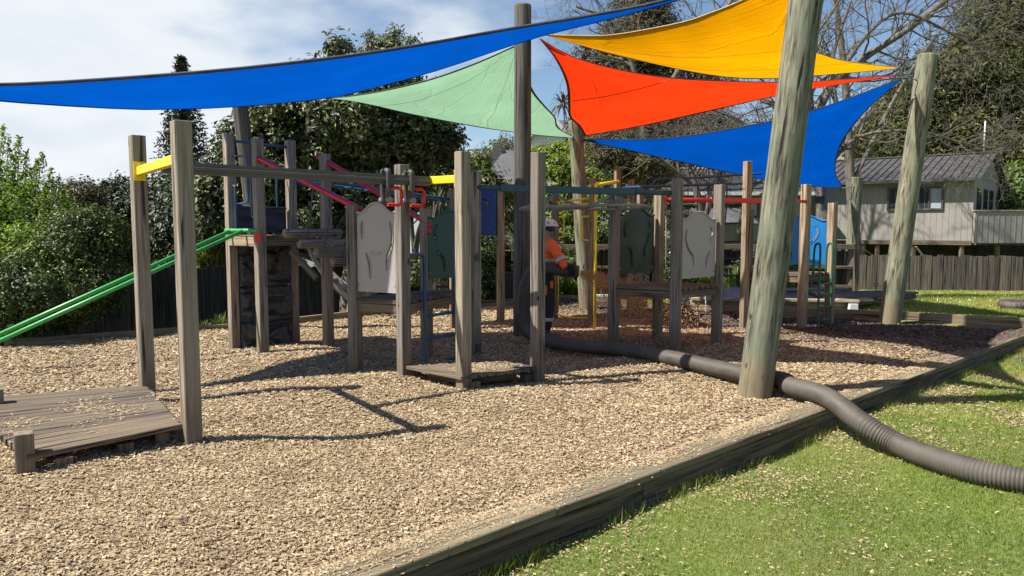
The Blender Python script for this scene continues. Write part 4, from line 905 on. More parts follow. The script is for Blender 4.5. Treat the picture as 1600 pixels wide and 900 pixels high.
# --- rear right platform C
C1, C2, C3, C4 = V(3.70, 11.72, 0), V(4.63, 11.72, 0), V(5.30, 12.28, 0), V(4.5, 12.9, 0)
pc = thing('play_platform', (4.6, 12.2, 0), 'far right play platform with sky blue panel and dark green ladder behind the big pole', 'play platform')
post('post', C1.x, C1.y, 2.63, pc, 20, .105, mat='postlight'); post('post', C2.x, C2.y, 2.27, pc, 30, .12, mat='postlight'); post('post', C3.x, C3.y, 2.0, pc, 30, .12, mat='postlight'); post('post', 3.98, 12.45, 1.9, pc, 30, .11)
deck(pc, (3.9, 12.3), (4.63, 11.72), (5.30, 12.28), (4.55, 12.95), .86, 8, .045)
beam('bearer', C1 + Z * .84, (3.98, 12.45, .84), .09, .045, 'deck', pc, Z)
panel(pc, (4.60, 12.62), (5.27, 12.36), .97, 1.80, 'bluepanel', [[(.70, .86), (.78, .72), (.70, .55), (.55, .42)], [(.10, .42), (.20, .30), (.24, .12)]], 'sky blue plastic panel with curved slots', hump=True)
lq = []
for f in (.22, .68):
    q = C2.lerp(C3, f) + V(.10, -.14, 0); bk = V(-.06, .10, 0); lq.append(q)
    tubeo('ladder_rail', smooth([q + bk + Z * .84, q + bk * .9 + Z * 1.26, q + bk * .4 + Z * 1.34, q + Z * 1.28, q + Z * .8, q + Z * .4, q - Z * .1], 4), .019, 'ladder', pc)
for z in (.12, .32, .52, .70): tubeo('ladder_rung', [lq[0] + Z * z, lq[1] + Z * z], .016, 'ladder', pc)
# --- blue overhead bars with rope ladder
bo = thing('overhead_bars', (3, 12, 0), 'blue double overhead bars with hanging rope ladder behind the red rail', 'overhead ladder')
k0, k1 = at(975, 293, 13.0), at(1192, 285, 11.75)
tubeo('bar', [k0, k1], .024, 'blue', bo, 8); tubeo('bar', smooth([at(1018, 292, 12.9), at(1022, 284, 12.9), at(1034, 280, 12.9), at(1100, 277, 12.5), at(1190, 271, 12.1)], 4), .018, 'blue', bo, 8)
tubeo('strut', [at(1127, 288, 12.3), at(1127, 274, 12.35)], .02, 'blue', bo)
for X in (1075, 1090, 1107): tubeo('hanging_rope', [at(X, 290, 12.5), at(X, 338, 12.5)], .008, 'black', bo, 5)
ra, rb = at(1136, 290, 12.2), at(1166, 288, 12.05)
for q, w in ((ra, V(-.10, 0, 0)), (rb, V(0, 0, 0))): tubeo('hanging_rope', smooth([q, q + V(.02, 0, -.5) + w * .3, q + w * .8 + Z * -1.0, q + w - Z * 1.55, q + w - Z * 2.15], 4), .011, 'black', bo, 6)
for z in (.62, .92, 1.2, 1.48): tubeo('rope_rung', [ra + V(-.04 - z * .05, 0, -z), rb - Z * z], .016, 'black', bo, 6)
post('post', 1.98 + .3, 13.2, 2.32, bo, 20, .1)
tubeo('hanging_rope', [at(1041, 300, 12.6), at(1040, 470, 12.6)], .007, 'ropew', bo, 5); tubeo('hanging_rope', [at(1102, 455, 12.6), at(1103, 500, 12.4)], .007, 'ropew', bo, 5)

# ================================================================ THE HOSE
def hose(name, pts, r, label, pitch=.025, n=20, cat='hose'):
    P = smooth(pts, 10); L = [0]
    for a, b in zip(P, P[1:]): L.append(L[-1] + (b - a).length)
    m = int(L[-1] / pitch * 4); out = []; rr = []; j = 0
    for i in range(m + 1):
        t = L[-1] * i / m
        while j < len(L) - 2 and L[j + 1] < t: j += 1
        f = (t - L[j]) / max(1e-9, L[j + 1] - L[j]); out.append(P[j].lerp(P[j + 1], f)); rr.append(r * (1, 1, .91, .91)[i % 4])
    o = MB().tube(out, rr, n).build(name, 'hose', None); tag(o, label, cat); return o
hp = [V(.93, 10.34, .98), V(.72, 10.33, 1.00), V(.48, 10.28, 1.03), V(.32, 10.22, 1.02), V(.22, 10.2, .88), V(.165, 10.24, .65), V(.16, 10.28, .38), V(.22, 10.2, .16), V(.40, 9.95, .10), V(.62, 9.60, .09), V(.98, 9.28, .09), V(1.42, 9.02, .09), V(1.85, 8.45, .09), V(2.12, 7.98, .09), V(2.40, 7.52, .09), V(2.66, 7.16, .095)]
for (x_, y_, z_) in ((1235, 603, .10), (1290, 620, .118), (1345, 660, .03), (1400, 693, -.07), (1450, 714, -.085), (1510, 733, -.085), (1570, 746, -.085), (1660, 762, -.085), (1760, 775, -.08)): hp.append(G(x_, y_, z_))
hp += [hp[-1] + V(.7, -.10, 0), hp[-1] + V(1.6, .05, 0), hp[-1] + V(2.8, .5, 0), hp[-1] + V(4.5, .7, 0)]
hose('blower_hose', hp, .090, 'long ribbed dark hose snaking from the worker across bark, edging and lawn')
hose('hose', [V(10.4, 14.6, .02), V(9.9, 14.5, .05), V(9.93, 14.9, .06), V(10.5, 15.1, .06), V(11.5, 14.9, .06), V(13, 14.2, .06)], .085, 'end loop of another ribbed hose lying on the far lawn at the right edge', .05)
hose('hose', [V(9.8, 14.75, .05), V(10.2, 14.4, .05), V(10.9, 13.9, .05), V(12.3, 13.1, .05)], .085, 'second ribbed hose length on the far lawn in front of the looped one', .05)

# chips blown from the nozzle, a loose cloud nobody could count
n = 20000; t = rng.uniform(0, 1, n) ** .8; sp = rng.uniform(.35, 1.7, n); vx, vy, vz = 2.5, .9, -.35
T = t * .50; x = .98 + vx * T * sp + rng.normal(0, 1, n) * (.03 + .16 * t); y = 10.36 + vy * T * sp + rng.normal(0, 1, n) * (.03 + .22 * t); z = .95 + vz * T * sp - 4.9 * T ** 2 * rng.uniform(.3, 1.1, n) + rng.normal(0, 1, n) * (.022 + .09 * t); k = z > .02
tag(chips('flying_chips', x[k], y[k], z[k], .015, flat=2.0, mat='chipfly'), 'spray of bark chips flying from the hose nozzle to the ground', kind='stuff')

# ================================================================ THE WORKER
def skinned(name, nodes, edges, mat, parent, levels=2, root=0, label=None):
    """nodes: (x,y,z,r[,ry]) joint positions; grows one continuous limb surface"""
    me = bpy.data.meshes.new(name); me.from_pydata([n[:3] for n in nodes], edges, []); o = bpy.data.objects.new(name, me); C.objects.link(o)
    sk = o.modifiers.new('skin', 'SKIN'); sk.use_smooth_shade = True; me.skin_vertices or None
    for i, n in enumerate(nodes): sv = me.skin_vertices[0].data[i]; sv.radius = (n[3], n[4] if len(n) > 4 else n[3]); sv.use_root = (i == root)
    ss = o.modifiers.new('sub', 'SUBSURF'); ss.levels = levels; ss.render_levels = levels
    dg = bpy.context.evaluated_depsgraph_get(); m2 = bpy.data.meshes.new_from_object(o.evaluated_get(dg)); bpy.data.objects.remove(o)
    m2.materials.clear(); m2.materials.append(M[mat]); m2.polygons.foreach_set('use_smooth', [True] * len(m2.polygons))
    o = bpy.data.objects.new(name, m2); m2.name = name; link(o, parent, WM[parent.name]); 
    if label: o['label'] = label
    return o
# person frame: +Y = facing direction, +X = the worker's right
wk = thing('person', (.455, 10.52, 0), 'worker in orange high visibility shirt, dark trousers and white helmet holding the blower hose', 'person', rz=R(-64))
WR = wk
def wp(x, y, z): return WM[wk.name] @ V(x, y, z)
def loc(p): return WM[wk.name].inverted() @ Vector(p)
rh = loc((.84, 10.27, 1.06)); lh = loc((.86, 10.50, 1.04))
re = loc((.72, 10.20, 1.07)); le = loc((.70, 10.72, 1.08))
body = [(0, 0, .93, .125, .10), (0, 0, 1.05, .12, .09), (0, .02, 1.20, .135, .095), (0, .03, 1.33, .13, .09), (0, .035, 1.425, .07, .065), (0, .045, 1.475, .05), (0, .06, 1.53, .058), (0, .07, 1.60, .078, .088), (0, .06, 1.66, .06, .07)]
N_ = list(body); E_ = [(i, i + 1) for i in range(8)]
def chain(start, pts):
    p = start
    for q in pts: N_.append(q); E_.append((p, len(N_) - 1)); p = len(N_) - 1
    return p
chain(3, [(.17, .03, 1.365, .068), (.235, .04, 1.30, .058), (*re, .045), (*(re.lerp(rh, .5)), .04), (*(re.lerp(rh, .85)), .028)])
chain(3, [(-.17, .03, 1.365, .068), (-.235, .06, 1.29, .056), (*le, .045), (*(le.lerp(lh, .85)), .028)])
chain(0, [(.10, 0, .84, .095), (.11, .02, .66, .078), (.115, .03, .48, .060), (.115, .0, .28, .050), (.115, -.02, .10, .040), (.115, .0, .05, .04, .035), (.12, .13, .035, .04, .03)])
chain(0, [(-.10, 0, .84, .095), (-.12, -.01, .66, .078), (-.13, .01, .48, .060), (-.13, -.04, .28, .050), (-.13, -.06, .10, .040), (-.13, -.04, .05, .04, .035), (-.13, .09, .035, .04, .03)])
bodyo = skinned('body', N_, E_, 'skin', wk)
def off(r): return r
sh = [(0, 0, .97, .155, .118), (0, 0, 1.06, .15, .112), (0, .02, 1.20, .168, .12), (0, .03, 1.33, .165, .112), (0, .035, 1.42, .09, .08), (0, .04, 1.455, .068), (.17, .03, 1.365, .088), (.24, .04, 1.29, .078), (*(Vector((.24, .04, 1.29)).lerp(re, .6)), .072), (*re, .062), (*(re.lerp(rh, .18)), .056),
      (-.17, .03, 1.365, .088), (-.24, .06, 1.28, .078), (*(Vector((-.24, .06, 1.28)).lerp(le, .6)), .07), (*le, .06)]
shirt = skinned('shirt', sh, [(0, 1), (1, 2), (2, 3), (3, 4), (4, 5), (3, 6), (6, 7), (7, 8), (8, 9), (9, 10), (3, 11), (11, 12), (12, 13), (13, 14)], 'orange', wk)
def band(c, d, r, ry, w, mat, nm, par):
    c = Vector(c); d = Vector(d).normalized(); a = d.orthogonal().normalized() if abs(d.z) < .9 else Vector((1, 0, 0)); a = (a - d * a.dot(d)).normalized(); b = d.cross(a); mb = MB(); n = 20; vs_ = [c + d * s * w / 2 + a * r * k * math.cos(t) + b * ry * k * math.sin(t) for s, k in ((-1, .97), (-.9, 1), (.9, 1), (1, .97)) for t in (2 * math.pi * q / n for q in range(n))]
    mb.add(vs_, [(j * n + q, j * n + (q + 1) % n, (j + 1) * n + (q + 1) % n, (j + 1) * n + q) for j in range(3) for q in range(n)], True); mb.build(nm, mat, par, WM[wk.name])
band((0, .012, 1.13), (0, 0, 1), .166, .128, .05, 'reflect', 'tape', shirt); band((0, 0, 1.00), (0, 0, 1), .162, .126, .04, 'darkcloth', 'belt', shirt)
u2 = Vector((.24, .04, 1.29)).lerp(re, .66); band(u2, re - Vector((.24, .04, 1.29)), .080, .080, .05, 'reflect', 'tape', shirt)
tr_ = [(0, 0, .93, .15, .115), (0, 0, 1.0, .145, .108), (.10, 0, .84, .118), (.11, .02, .66, .098), (.115, .03, .48, .080), (.115, .0, .28, .070), (.115, -.015, .12, .062), (-.10, 0, .84, .118), (-.12, -.01, .66, .098), (-.13, .01, .48, .080), (-.13, -.04, .28, .070), (-.13, -.05, .12, .062)]
trs = skinned('trousers', tr_, [(0, 1), (0, 2), (2, 3), (3, 4), (4, 5), (5, 6), (0, 7), (7, 8), (8, 9), (9, 10), (10, 11)], 'darkcloth', wk)
for z, r in ((.30, .088),): band((.115, .0, z), (0, 0, 1), r, r, .05, 'reflect', 'tape', trs); band((-.13, -.035, z), (0, 0, 1), r, r, .05, 'reflect', 'tape', trs)
for (x, y, z, w, h) in ((.05, -.145, .90, .13, .055), (.17, -.075, .72, .09, .13), (.225, .0, .80, .05, .10)):
    mb = MB(); mb.box(w, .03, h, Matrix.Translation((x, y, z - h / 2)), .006); mb.build('orange_patch', 'orange', trs, WM[wk.name])
mb = MB(); mb.box(.14, .07, .10, Matrix.Translation((.06, -.15, .98)), .015); mb.build('belt_pouch', 'black', wk, WM[wk.name])
for sx_, yy in ((.115, .0), (-.13, -.04)):
    skinned('boot', [(sx_, yy - .03, .06, .052, .05), (sx_, yy - .01, .17, .058), (sx_, yy + .06, .05, .052, .042), (sx_, yy + .17, .042, .046, .036)], [(0, 1), (0, 2), (2, 3)], 'boot', wk)
    mb = MB(); mb.prism([[(-.045, -.09), (.04, -.09), (.05, .04), (.055, .14), (.03, .215), (-.03, .215), (-.052, .14), (-.045, .04)]], .02, Matrix.Translation((sx_, yy, .0)) @ Matrix(((1, 0, 0, 0), (0, 0, 1, 0), (0, 1, 0, 0), (0, 0, 0, 1)))); mb.build('sole', 'black', wk, WM[wk.name])
# face
hd = Vector((0, .075, 1.585)); fm_ = MB()
fm_.add([hd + V(0, .10, .02), hd + V(-.016, .10, -.03), hd + V(.016, .10, -.03), hd + V(0, .128, -.022), hd + V(0, .095, -.035)], [(0, 1, 3), (0, 3, 2), (1, 4, 3), (3, 4, 2)]); fm_.build('nose', 'skin', wk, WM[wk.name])
for s in (-1, 1):
    MB().tube([hd + V(s * .032, .082, .018), hd + V(s * .033, .093, .018)], .010, 8).build('eye', 'white', wk, WM[wk.name]); MB().tube(smooth([hd + V(s * .078, .0, .03), hd + V(s * .092, -.018, .015), hd + V(s * .088, -.012, -.02), hd + V(s * .078, .002, -.03)], 3), .010, 6).build('ear', 'skin', wk, WM[wk.name])
MB().tube([hd + V(-.022, .092, -.062), hd + V(0, .099, -.064), hd + V(.022, .092, -.062)], .006, 6).build('mouth', 'pink', wk, WM[wk.name])
hr = MB(); n, m = 16, 7; vs_ = [hd + V(.089 * math.sin(a) * math.sin(b), -.012 - .092 * math.cos(b) * math.sin(a), .035 + .10 * math.cos(a)) for a in (.9 + k * 1.35 / m for k in range(m + 1)) for b in (-1.75 + q * 3.5 / n for q in range(n + 1))]
hr.add(vs_, [(j * (n + 1) + q, j * (n + 1) + q + 1, (j + 1) * (n + 1) + q + 1, (j + 1) * (n + 1) + q) for j in range(m) for q in range(n)], True); hr.build('hair', 'black', wk, WM[wk.name])
# helmet: a shell with a ridge, rim, vents and ear defenders
hl = MB(); n, m = 28, 10; vs_ = []
for j in range(m + 1):
    a = (j / m) * math.pi * .53
    for q in range(n):
        b = 2 * math.pi * q / n; rr = 1 + .035 * max(0, math.cos(b * 1) ** 8 * math.sin(a)); vs_.append(hd + V(.112 * math.sin(a) * math.sin(b) * rr, -.005 + .138 * math.sin(a) * math.cos(b) * rr + (.03 * max(0, math.cos(b)) ** 6 if j == m else 0), .042 + .098 * math.cos(a)))
hl.add(vs_, [(j * n + q, j * n + (q + 1) % n, (j + 1) * n + (q + 1) % n, (j + 1) * n + q) for j in range(m) for q in range(n)], True)
ho = hl.build('helmet', 'helmet', wk, WM[wk.name]); MB().tube([v for v in vs_[-n:]], .006, 5, closed=True).build('helmet_rim', 'helmet', ho, WM[wk.name])
for s in (-1, 1):
    for y in (-.06, -.01, .04): MB().tube([hd + V(s * .09, y - .012, .085), hd + V(s * .098, y + .012, .075)], .008, 6).build('vent', 'black', ho, WM[wk.name])
    MB().tube([hd + V(s * .075, -.01, -.01), hd + V(s * .118, -.01, -.01)], [.042, .034], 12).build('ear_defender', 'black', wk, WM[wk.name])
    MB().tube(smooth([hd + V(s * .10, -.0, .04), hd + V(s * .07, .05, -.07), hd + V(0, .07, -.105)], 4), .006, 5).build('chin_strap', 'black', wk, WM[wk.name])
# gloved hands closing on the hose: palm, four fingers of unequal length, thumb
hose_c0, hose_c1 = V(.48, 10.28, 1.03), V(.93, 10.34, .98); hdir = (hose_c1 - hose_c0).normalized()
def hand(p, wrist, side):
    """p on the hose surface (world); fingers wrap round the hose axis"""
    f = (p - hose_c0).dot(hdir); cc = hose_c0 + hdir * f; rad = (p - cc).normalized(); tan = hdir.cross(rad).normalized() * side
    iw = WM[wk.name].inverted(); g = lambda a, r, s=0: iw @ (cc + hdir * s + (rad * math.cos(a) + tan * math.sin(a)) * r)
    wri = iw @ Vector(wrist); nodes = [(*wri, .030, .026), (*g(-.45, .125), .040, .022), (*g(.1, .118), .042, .018)]; ed = [(0, 1), (1, 2)]
    o = skinned('glove', nodes, ed, 'darkcloth', wk, 2)
    for k, (s, L_) in enumerate(((-.036, .95), (-.012, 1.12), (.012, 1.05), (.034, .80))):
        a0 = .15; skinned('finger', [(*g(a0, .110, s), .011), (*g(a0 + .42 * L_, .108, s * 1.08), .0105), (*g(a0 + .80 * L_, .103, s * 1.1), .0095), (*g(a0 + 1.1 * L_, .099, s * 1.1), .0082)], [(0, 1), (1, 2), (2, 3)], 'darkcloth', wk, 1)
    skinned('thumb', [(*g(-.35, .115, -.03), .013), (*g(-.15, .112, -.068), .012), (*g(.18, .106, -.085), .010)], [(0, 1), (1, 2)], 'darkcloth', wk, 1)
hand(V(.84, 10.24, 1.04), wp(*re.lerp(rh, .80)), 1); hand(V(.80, 10.42, 1.01), wp(*le.lerp(lh, .80)), -1)
skinned('sleeve', [(*(re.lerp(rh, .1)), .05), (*(re.lerp(rh, .45)), .046), (*(re.lerp(rh, .85)), .038)], [(0, 1), (1, 2)], 'darkcloth', wk)
skinned('sleeve', [(*(le.lerp(lh, .0)), .05), (*(le.lerp(lh, .45)), .046), (*(le.lerp(lh, .85)), .038)], [(0, 1), (1, 2)], 'darkcloth', wk)

# ================================================================ SANDPIT AND SMALL THINGS
sp_ = thing('sandpit', (5.2, 15, 0), 'timber framed sandpit with grey tarpaulin cover behind the far border', 'sandpit')
f0, f1_ = V(3.6, 14.75, .17), V(6.75, 14.35, .17); g0, g1 = V(3.6, 16.4, .20), V(7.4, 16.3, .24)
beam('rail', f0, f1_, .05, .19, 'sandtim', sp_, Z); beam('rail', f0 - Z * .12 + V(0, .1, 0), f1_ - Z * .12 + V(0, .1, 0), .16, .05, 'sandtim', sp_, Z)
beam('rail', g0, g1, .05, .2, 'sandtim', sp_, Z); beam('rail', g0 - Z * .13, g1 - Z * .13, .15, .05, 'sandtim', sp_, Z); beam('rail', (3.9, 15.7, .10), (7.0, 15.6, .10), .05, .05, 'sandtim', sp_, Z)
deck(sp_, (6.55, 14.30), (8.75, 15.9), (8.35, 16.3), (6.75, 16.0), .21, 5, .045, True); deck(sp_, (6.3, 14.32), (7.0, 14.4), (7.3, 16.3), (6.6, 16.3), .205, 3, .045, False, mat='sandtim')
beam('block', (6.62, 14.28, -.2), (6.62, 14.28, .12), .16, .12, 'white', sp_)
def tarp(): 
    nx, ny = 30, 18; vs_ = []
    for j in range(ny + 1):
        for i in range(nx + 1):
            u, v = i / nx, j / ny; x = 3.75 + u * 3.0; y = 14.9 + v * 1.35; vs_.append((x, y, .10 + .05 * v + .06 * noise.noise(Vector((x * 1.4, y * 2.2, 0))) - .05 * math.sin(math.pi * v)))
    mb = MB(); mb.add(vs_, [(j * (nx + 1) + i, j * (nx + 1) + i + 1, (j + 1) * (nx + 1) + i + 1, (j + 1) * (nx + 1) + i) for j in range(ny) for i in range(nx)], True); o = mb.build('tarpaulin', 'tarp', None, recalc=False)
    tag(o, 'crumpled grey blue tarpaulin lying inside the sandpit frame', 'tarpaulin')
tarp()
t2 = MB(); nx, ny = 24, 8
t2.add([(3.5 + 1.25 * i / nx, 15.2 + .02 * math.sin(i), .0 + .36 * j / ny + .02 * noise.noise(Vector((i * .4, j * .5, 3)))) for j in range(ny + 1) for i in range(nx + 1)], [(j * (nx + 1) + i, j * (nx + 1) + i + 1, (j + 1) * (nx + 1) + i + 1, (j + 1) * (nx + 1) + i) for j in range(ny) for i in range(nx)], True)
tag(t2.build('tarpaulin', 'tarp', None, recalc=False), 'grey blue sheet standing up against shrubs left of the sandpit timbers', 'tarpaulin')
spd = thing('toy_spade', at(1368, 470, 15.6), 'small blue toy spade stuck upright in the sandpit', 'spade'); b = at(1368, 466, 15.6)
MB().tube([b, b + Z * .26], .012, 7).build('shaft', 'spade', spd); MB().tube([b + V(-.05, 0, .26), b + V(.05, 0, .26), b + V(.05, 0, .32), b + V(-.05, 0, .32)], .010, 6, closed=True).build('grip', 'spade', spd)
MB().box(.11, .015, .14, Matrix.Translation(b - Z * .12), .003).build('blade', 'spade', spd)
bk = thing('bin', (-.02, 17.2, -.1), 'small black bin standing by the far fence left of the dark pole', 'bin'); B0 = V(-.15, 16.0, -.1)
mb = MB(); mb.tube([B0, B0 + Z * .05, B0 + Z * .68, B0 + Z * .72], [.17, .18, .22, .23], 16); mb.build('tub', 'black', bk); MB().tube([B0 + Z * .72 + V(.235 * math.cos(t), .235 * math.sin(t), 0) for t in (k * math.pi / 8 for k in range(16))], .012, 5, closed=True).build('rim', 'black', bk)
pp = thing('white_board', at(937, 461, 16.4), 'low white board lying beyond the back border behind the yellow pole', 'board')
beam('board', at(924, 462, 16.6), at(951, 462, 16.6), .05, .14, 'white', pp, Z)
cb = thing('utility_box', at(1296, 328, 16.6), 'grey utility box with dark hatch on the pale tree trunk behind the blue panel', 'box'); q = at(1296, 328, 16.4)
MB().box(.30, .16, .50, Matrix.Translation(q), .01).build('cabinet', 'box', cb); MB().box(.26, .012, .44, Matrix.Translation(q + V(0, -.088, .03)), .004).build('door', 'box', cb)
q = at(1281, 318, 16.4); MB().box(.16, .14, .16, Matrix.Translation(q), .006).build('side_box', 'shade', cb); 
bottle = None

# ================================================================ HOUSES
def H(px, py, Y): return at(px, py, Y)
def wallbox(root, name, x0, x1, y0, y1, z0, z1, mat): return MB().box(x1 - x0, y1 - y0, z1 - z0, Matrix.Translation(((x0 + x1) / 2, (y0 + y1) / 2, z0))).build(name, mat, root)
def ribbed_roof(root, xa, xb, ye, ze, yr, zr, mat, rib=.42, name='roof', over=.0):
    """single slope from eave (ye,ze) to ridge (yr,zr) with standing ribs"""
    Lr = math.hypot(yr - ye, zr - ze); a = V(xa, ye, ze); s = V(0, yr - ye, zr - ze).normalized(); nrm = V(1, 0, 0).cross(s).normalized()
    if nrm.z < 0: nrm = -nrm
    mb = MB(); c = [a, a + V(xb - xa, 0, 0), a + V(xb - xa, 0, 0) + s * Lr, a + s * Lr]; mb.add(c + [p - nrm * .06 for p in c], [(0, 1, 2, 3), (7, 6, 5, 4), (0, 4, 5, 1), (1, 5, 6, 2), (2, 6, 7, 3), (3, 7, 4, 0)])
    ro = mb.build(name, mat, root); n = int((xb - xa) / rib); m0 = None
    for i in range(n):
        p = a + V(rib * (i + .5), 0, 0)
        if m0 is None: m0 = beam('rib', p + nrm * .01, p + nrm * .01 + s * Lr, .05, .07, mat, ro, (1, 0, 0), .008); fr = WM[m0.name]
        else: o = bpy.data.objects.new('rib', m0.data); link(o, ro, Matrix.Translation(V(rib * i, 0, 0)) @ fr)
    return ro
def window(root, x0, x1, z0, z1, y, mull=2, fr=.07, curtain=True, mat='frame'):
    w = thing_part('window', root); mb = MB()
    fo = MB()
    for a, b, c, d in ((x0, x1, z0, z0 + fr), (x0, x1, z1 - fr, z1), (x0, x0 + fr, z0 + fr, z1 - fr), (x1 - fr, x1, z0 + fr, z1 - fr)): fo.box(b - a, .10, d - c, Matrix.Translation(((a + b) / 2, y - .01, c)))
    for k in range(1, mull): xm = x0 + (x1 - x0) * k / mull; fo.box(.05, .08, z1 - z0 - 2 * fr, Matrix.Translation((xm, y - .005, z0 + fr)))
    w = fo.build('window', mat, root)
    for k in range(mull):
        a = x0 + (x1 - x0) * k / mull; b = x0 + (x1 - x0) * (k + 1) / mull
        MB().box(b - a - .06, .012, z1 - z0 - 2 * fr, Matrix.Translation(((a + b) / 2, y + .02, z0 + fr))).build('pane', 'glass' if (k % 2 == 0 or not curtain) else 'curtain', w)
    return w
def thing_part(n, r): return None
def groove(root, x0, x1, z0, z1, y, sp, mat, name='board'):
    mb = MB(); n = int((x1 - x0) / sp)
    for i in range(n + 1): mb.box(.012, .008, z1 - z0, Matrix.Translation((x0 + i * sp, y, z0)))
    o = mb.build(name, mat, root); return o
hs = thing('house', (18.25, 29.4, 0), 'long grey beige house on stilts with dark ribbed roof behind the right fence', 'house')
Yh = 29.4; zb, zt = 1.06, 3.55
xr = (1517 - 800) / FPX * Yh; xl = xr - 5.6
wallbox(hs, 'wall', xl - 1.5, xr - .01, Yh, Yh + 7.4, zb, zt, 'housewall'); 
groove(hs, xl - 1.4, xr - .1, zb, zt, Yh - .006, .22, 'housewall', 'batten_strip')
# recessed corner and side gable wall
gm = MB(); gm.add([(xr, Yh + .1, zt - .0), (xr, Yh + 7.4, zt), (xr, Yh + 3.7, 4.72), (xr - .2, Yh + .1, zt), (xr - .2, Yh + 7.4, zt), (xr - .2, Yh + 3.7, 4.72)], [(0, 1, 2), (5, 4, 3), (0, 2, 5, 3), (2, 1, 4, 5)]); gm.build('gable', 'farwall', hs)
ribbed_roof(hs, xl - 2.0, xr + .25, Yh - .45, 3.50, Yh + 3.7, 4.80, 'roofmetal', .30)
ribbed_roof(hs, xl - 2.0, xr + .25, Yh + 7.9, 3.50, Yh + 3.7, 4.80, 'roofmetal', 1.8)
beam('gutter', (xl - 2.0, Yh - .50, 3.48), (xr + .25, Yh - .50, 3.48), .12, .10, 'frame', hs, Z)
beam('ridge_cap', (xl - 2.0, Yh + 3.7, 4.83), (xr + .28, Yh + 3.7, 4.83), .05, .3, 'roofmetal', hs, Z)
window(hs, xr - 3.13, xr - 1.05, 2.30, 3.25, Yh - .02, 4)
for yy in (1.2, 2.9, 4.5): MB().box(.05, .9, 1.7, Matrix.Translation((xr + .01, Yh + yy, 1.5))).build('window', 'glass', hs)
beam('bottom_plate', (xl - 1.5, Yh - .04, .95), (xr + .0, Yh - .04, .97), .16, .08, 'deck', hs, Z)
hs.matrix_basis = WM[hs.name] = Matrix.Translation((xr, Yh, 0)) @ Matrix.Rotation(R(-40), 4, 'Z')
wallbox(hs, 'deck_wall', xr - .1, xr + 7, Yh - .3, Yh - .18, .98, 2.22, 'housewall'); groove(hs, xr - .05, xr + 6.8, .98, 2.22, Yh - .312, .22, 'housewall', 'batten_strip')
beam('cap_rail', (xr - .15, Yh - .24, 2.25), (xr + 7, Yh - .24, 2.25), .05, .2, 'sandtim', hs, Z); wallbox(hs, 'deck_floor', xr + .1, xr + 7, Yh - .15, Yh + 4.4, .9, 1.0, 'deck'); beam('corner_post', (xr + 2.05, Yh - .40, .8), (xr + 2.05, Yh - .40, 2.9), .12, .12, 'sandtim', hs)
for px in (1303, 1312, 1350, 1372, 1428, 1504, 1560): s_ = max(0, (18.25 - (px - 800) / FPX * 29.4) / (.766 + .643 * (px - 800) / FPX)); x = 18.25 - .766 * s_ + max(0, (px - 1517) / FPX * 29.4); yy = 29.5 + .643 * s_; beam('stilt', (x, yy, -1.2), (x, yy, .88), .14, .14, 'deck' if px != 1312 else 'white', hs)
for px, p2, Yq in ((1340, 1385, 32.2), (1430, 1455, 30.6)): beam('brace', ((px - 800) / FPX * Yq, Yq, .8), ((p2 - 800) / FPX * Yq, Yq, .0), .1, .05, 'sandtim', hs)
wallbox(hs, 'underfloor_shade', xl - 1, xr + 9, Yh + 4.6, Yh + 4.7, -1.2, .9, 'shade')  # near-black sheet: shade under the floor put into its colour
ms = at(1537, 240, Yh + 3); tubeo('mast', [ms, ms + Z * 1.4], .03, 'white', hs)
# left wing, lower roof
h2 = thing('house', (9, 31, -1), 'lower grey house wing with patterned dark roof behind the red rail and bare tree', 'house')
xa, xb = (955 - 800) / FPX * 31, (1262 - 800) / FPX * 31
wallbox(h2, 'wall', xa, xb, 31, 37, .95, 3.1, 'housewall'); groove(h2, xa + .1, xb, .95, 3.1, 30.994, .22, 'housewall', 'batten_strip'); ribbed_roof(h2, xa - .4, xb + .4, 30.4, 3.02, 34, 4.25, 'roofmetal', .46)
beam('fascia', (xa - .4, 30.36, 2.97), (xb + .4, 30.36, 2.97), .14, .05, 'white', h2, Z); beam('ridge_cap', (xa - .4, 34, 4.28), (xb + .4, 34, 4.28), .07, .2, 'white', h2, Z)
window(h2, 8.7, 10.3, 2.0, 2.75, 30.97, 2); window(h2, 4.9, 6.9, 2.1, 2.8, 30.97, 2); window(h2, 11.3, 12.2, 1.9, 2.7, 30.97, 1)
wallbox(h2, 'underfloor_shade', xa, xb, 34, 34.1, -1.2, .95, 'shade'); beam('bottom_plate', (xa, 30.95, .9), (xb, 30.95, .9), .16, .08, 'deck', h2, Z)  # dark sheet below the wing, underfloor shade painted as its colour
for px in (1010, 1110, 1152, 1200, 1240): x = (px - 800) / FPX * 31; beam('stilt', (x, 31.1, -1.2), (x, 31.1, .88), .16, .16, 'sandtim', h2)
# small steep lean-to roof of the wing
ribbed_roof(h2, 6.6, 9.6, 28.9, 1.75, 30.9, 2.55, 'rooftile', .5, 'porch_roof')
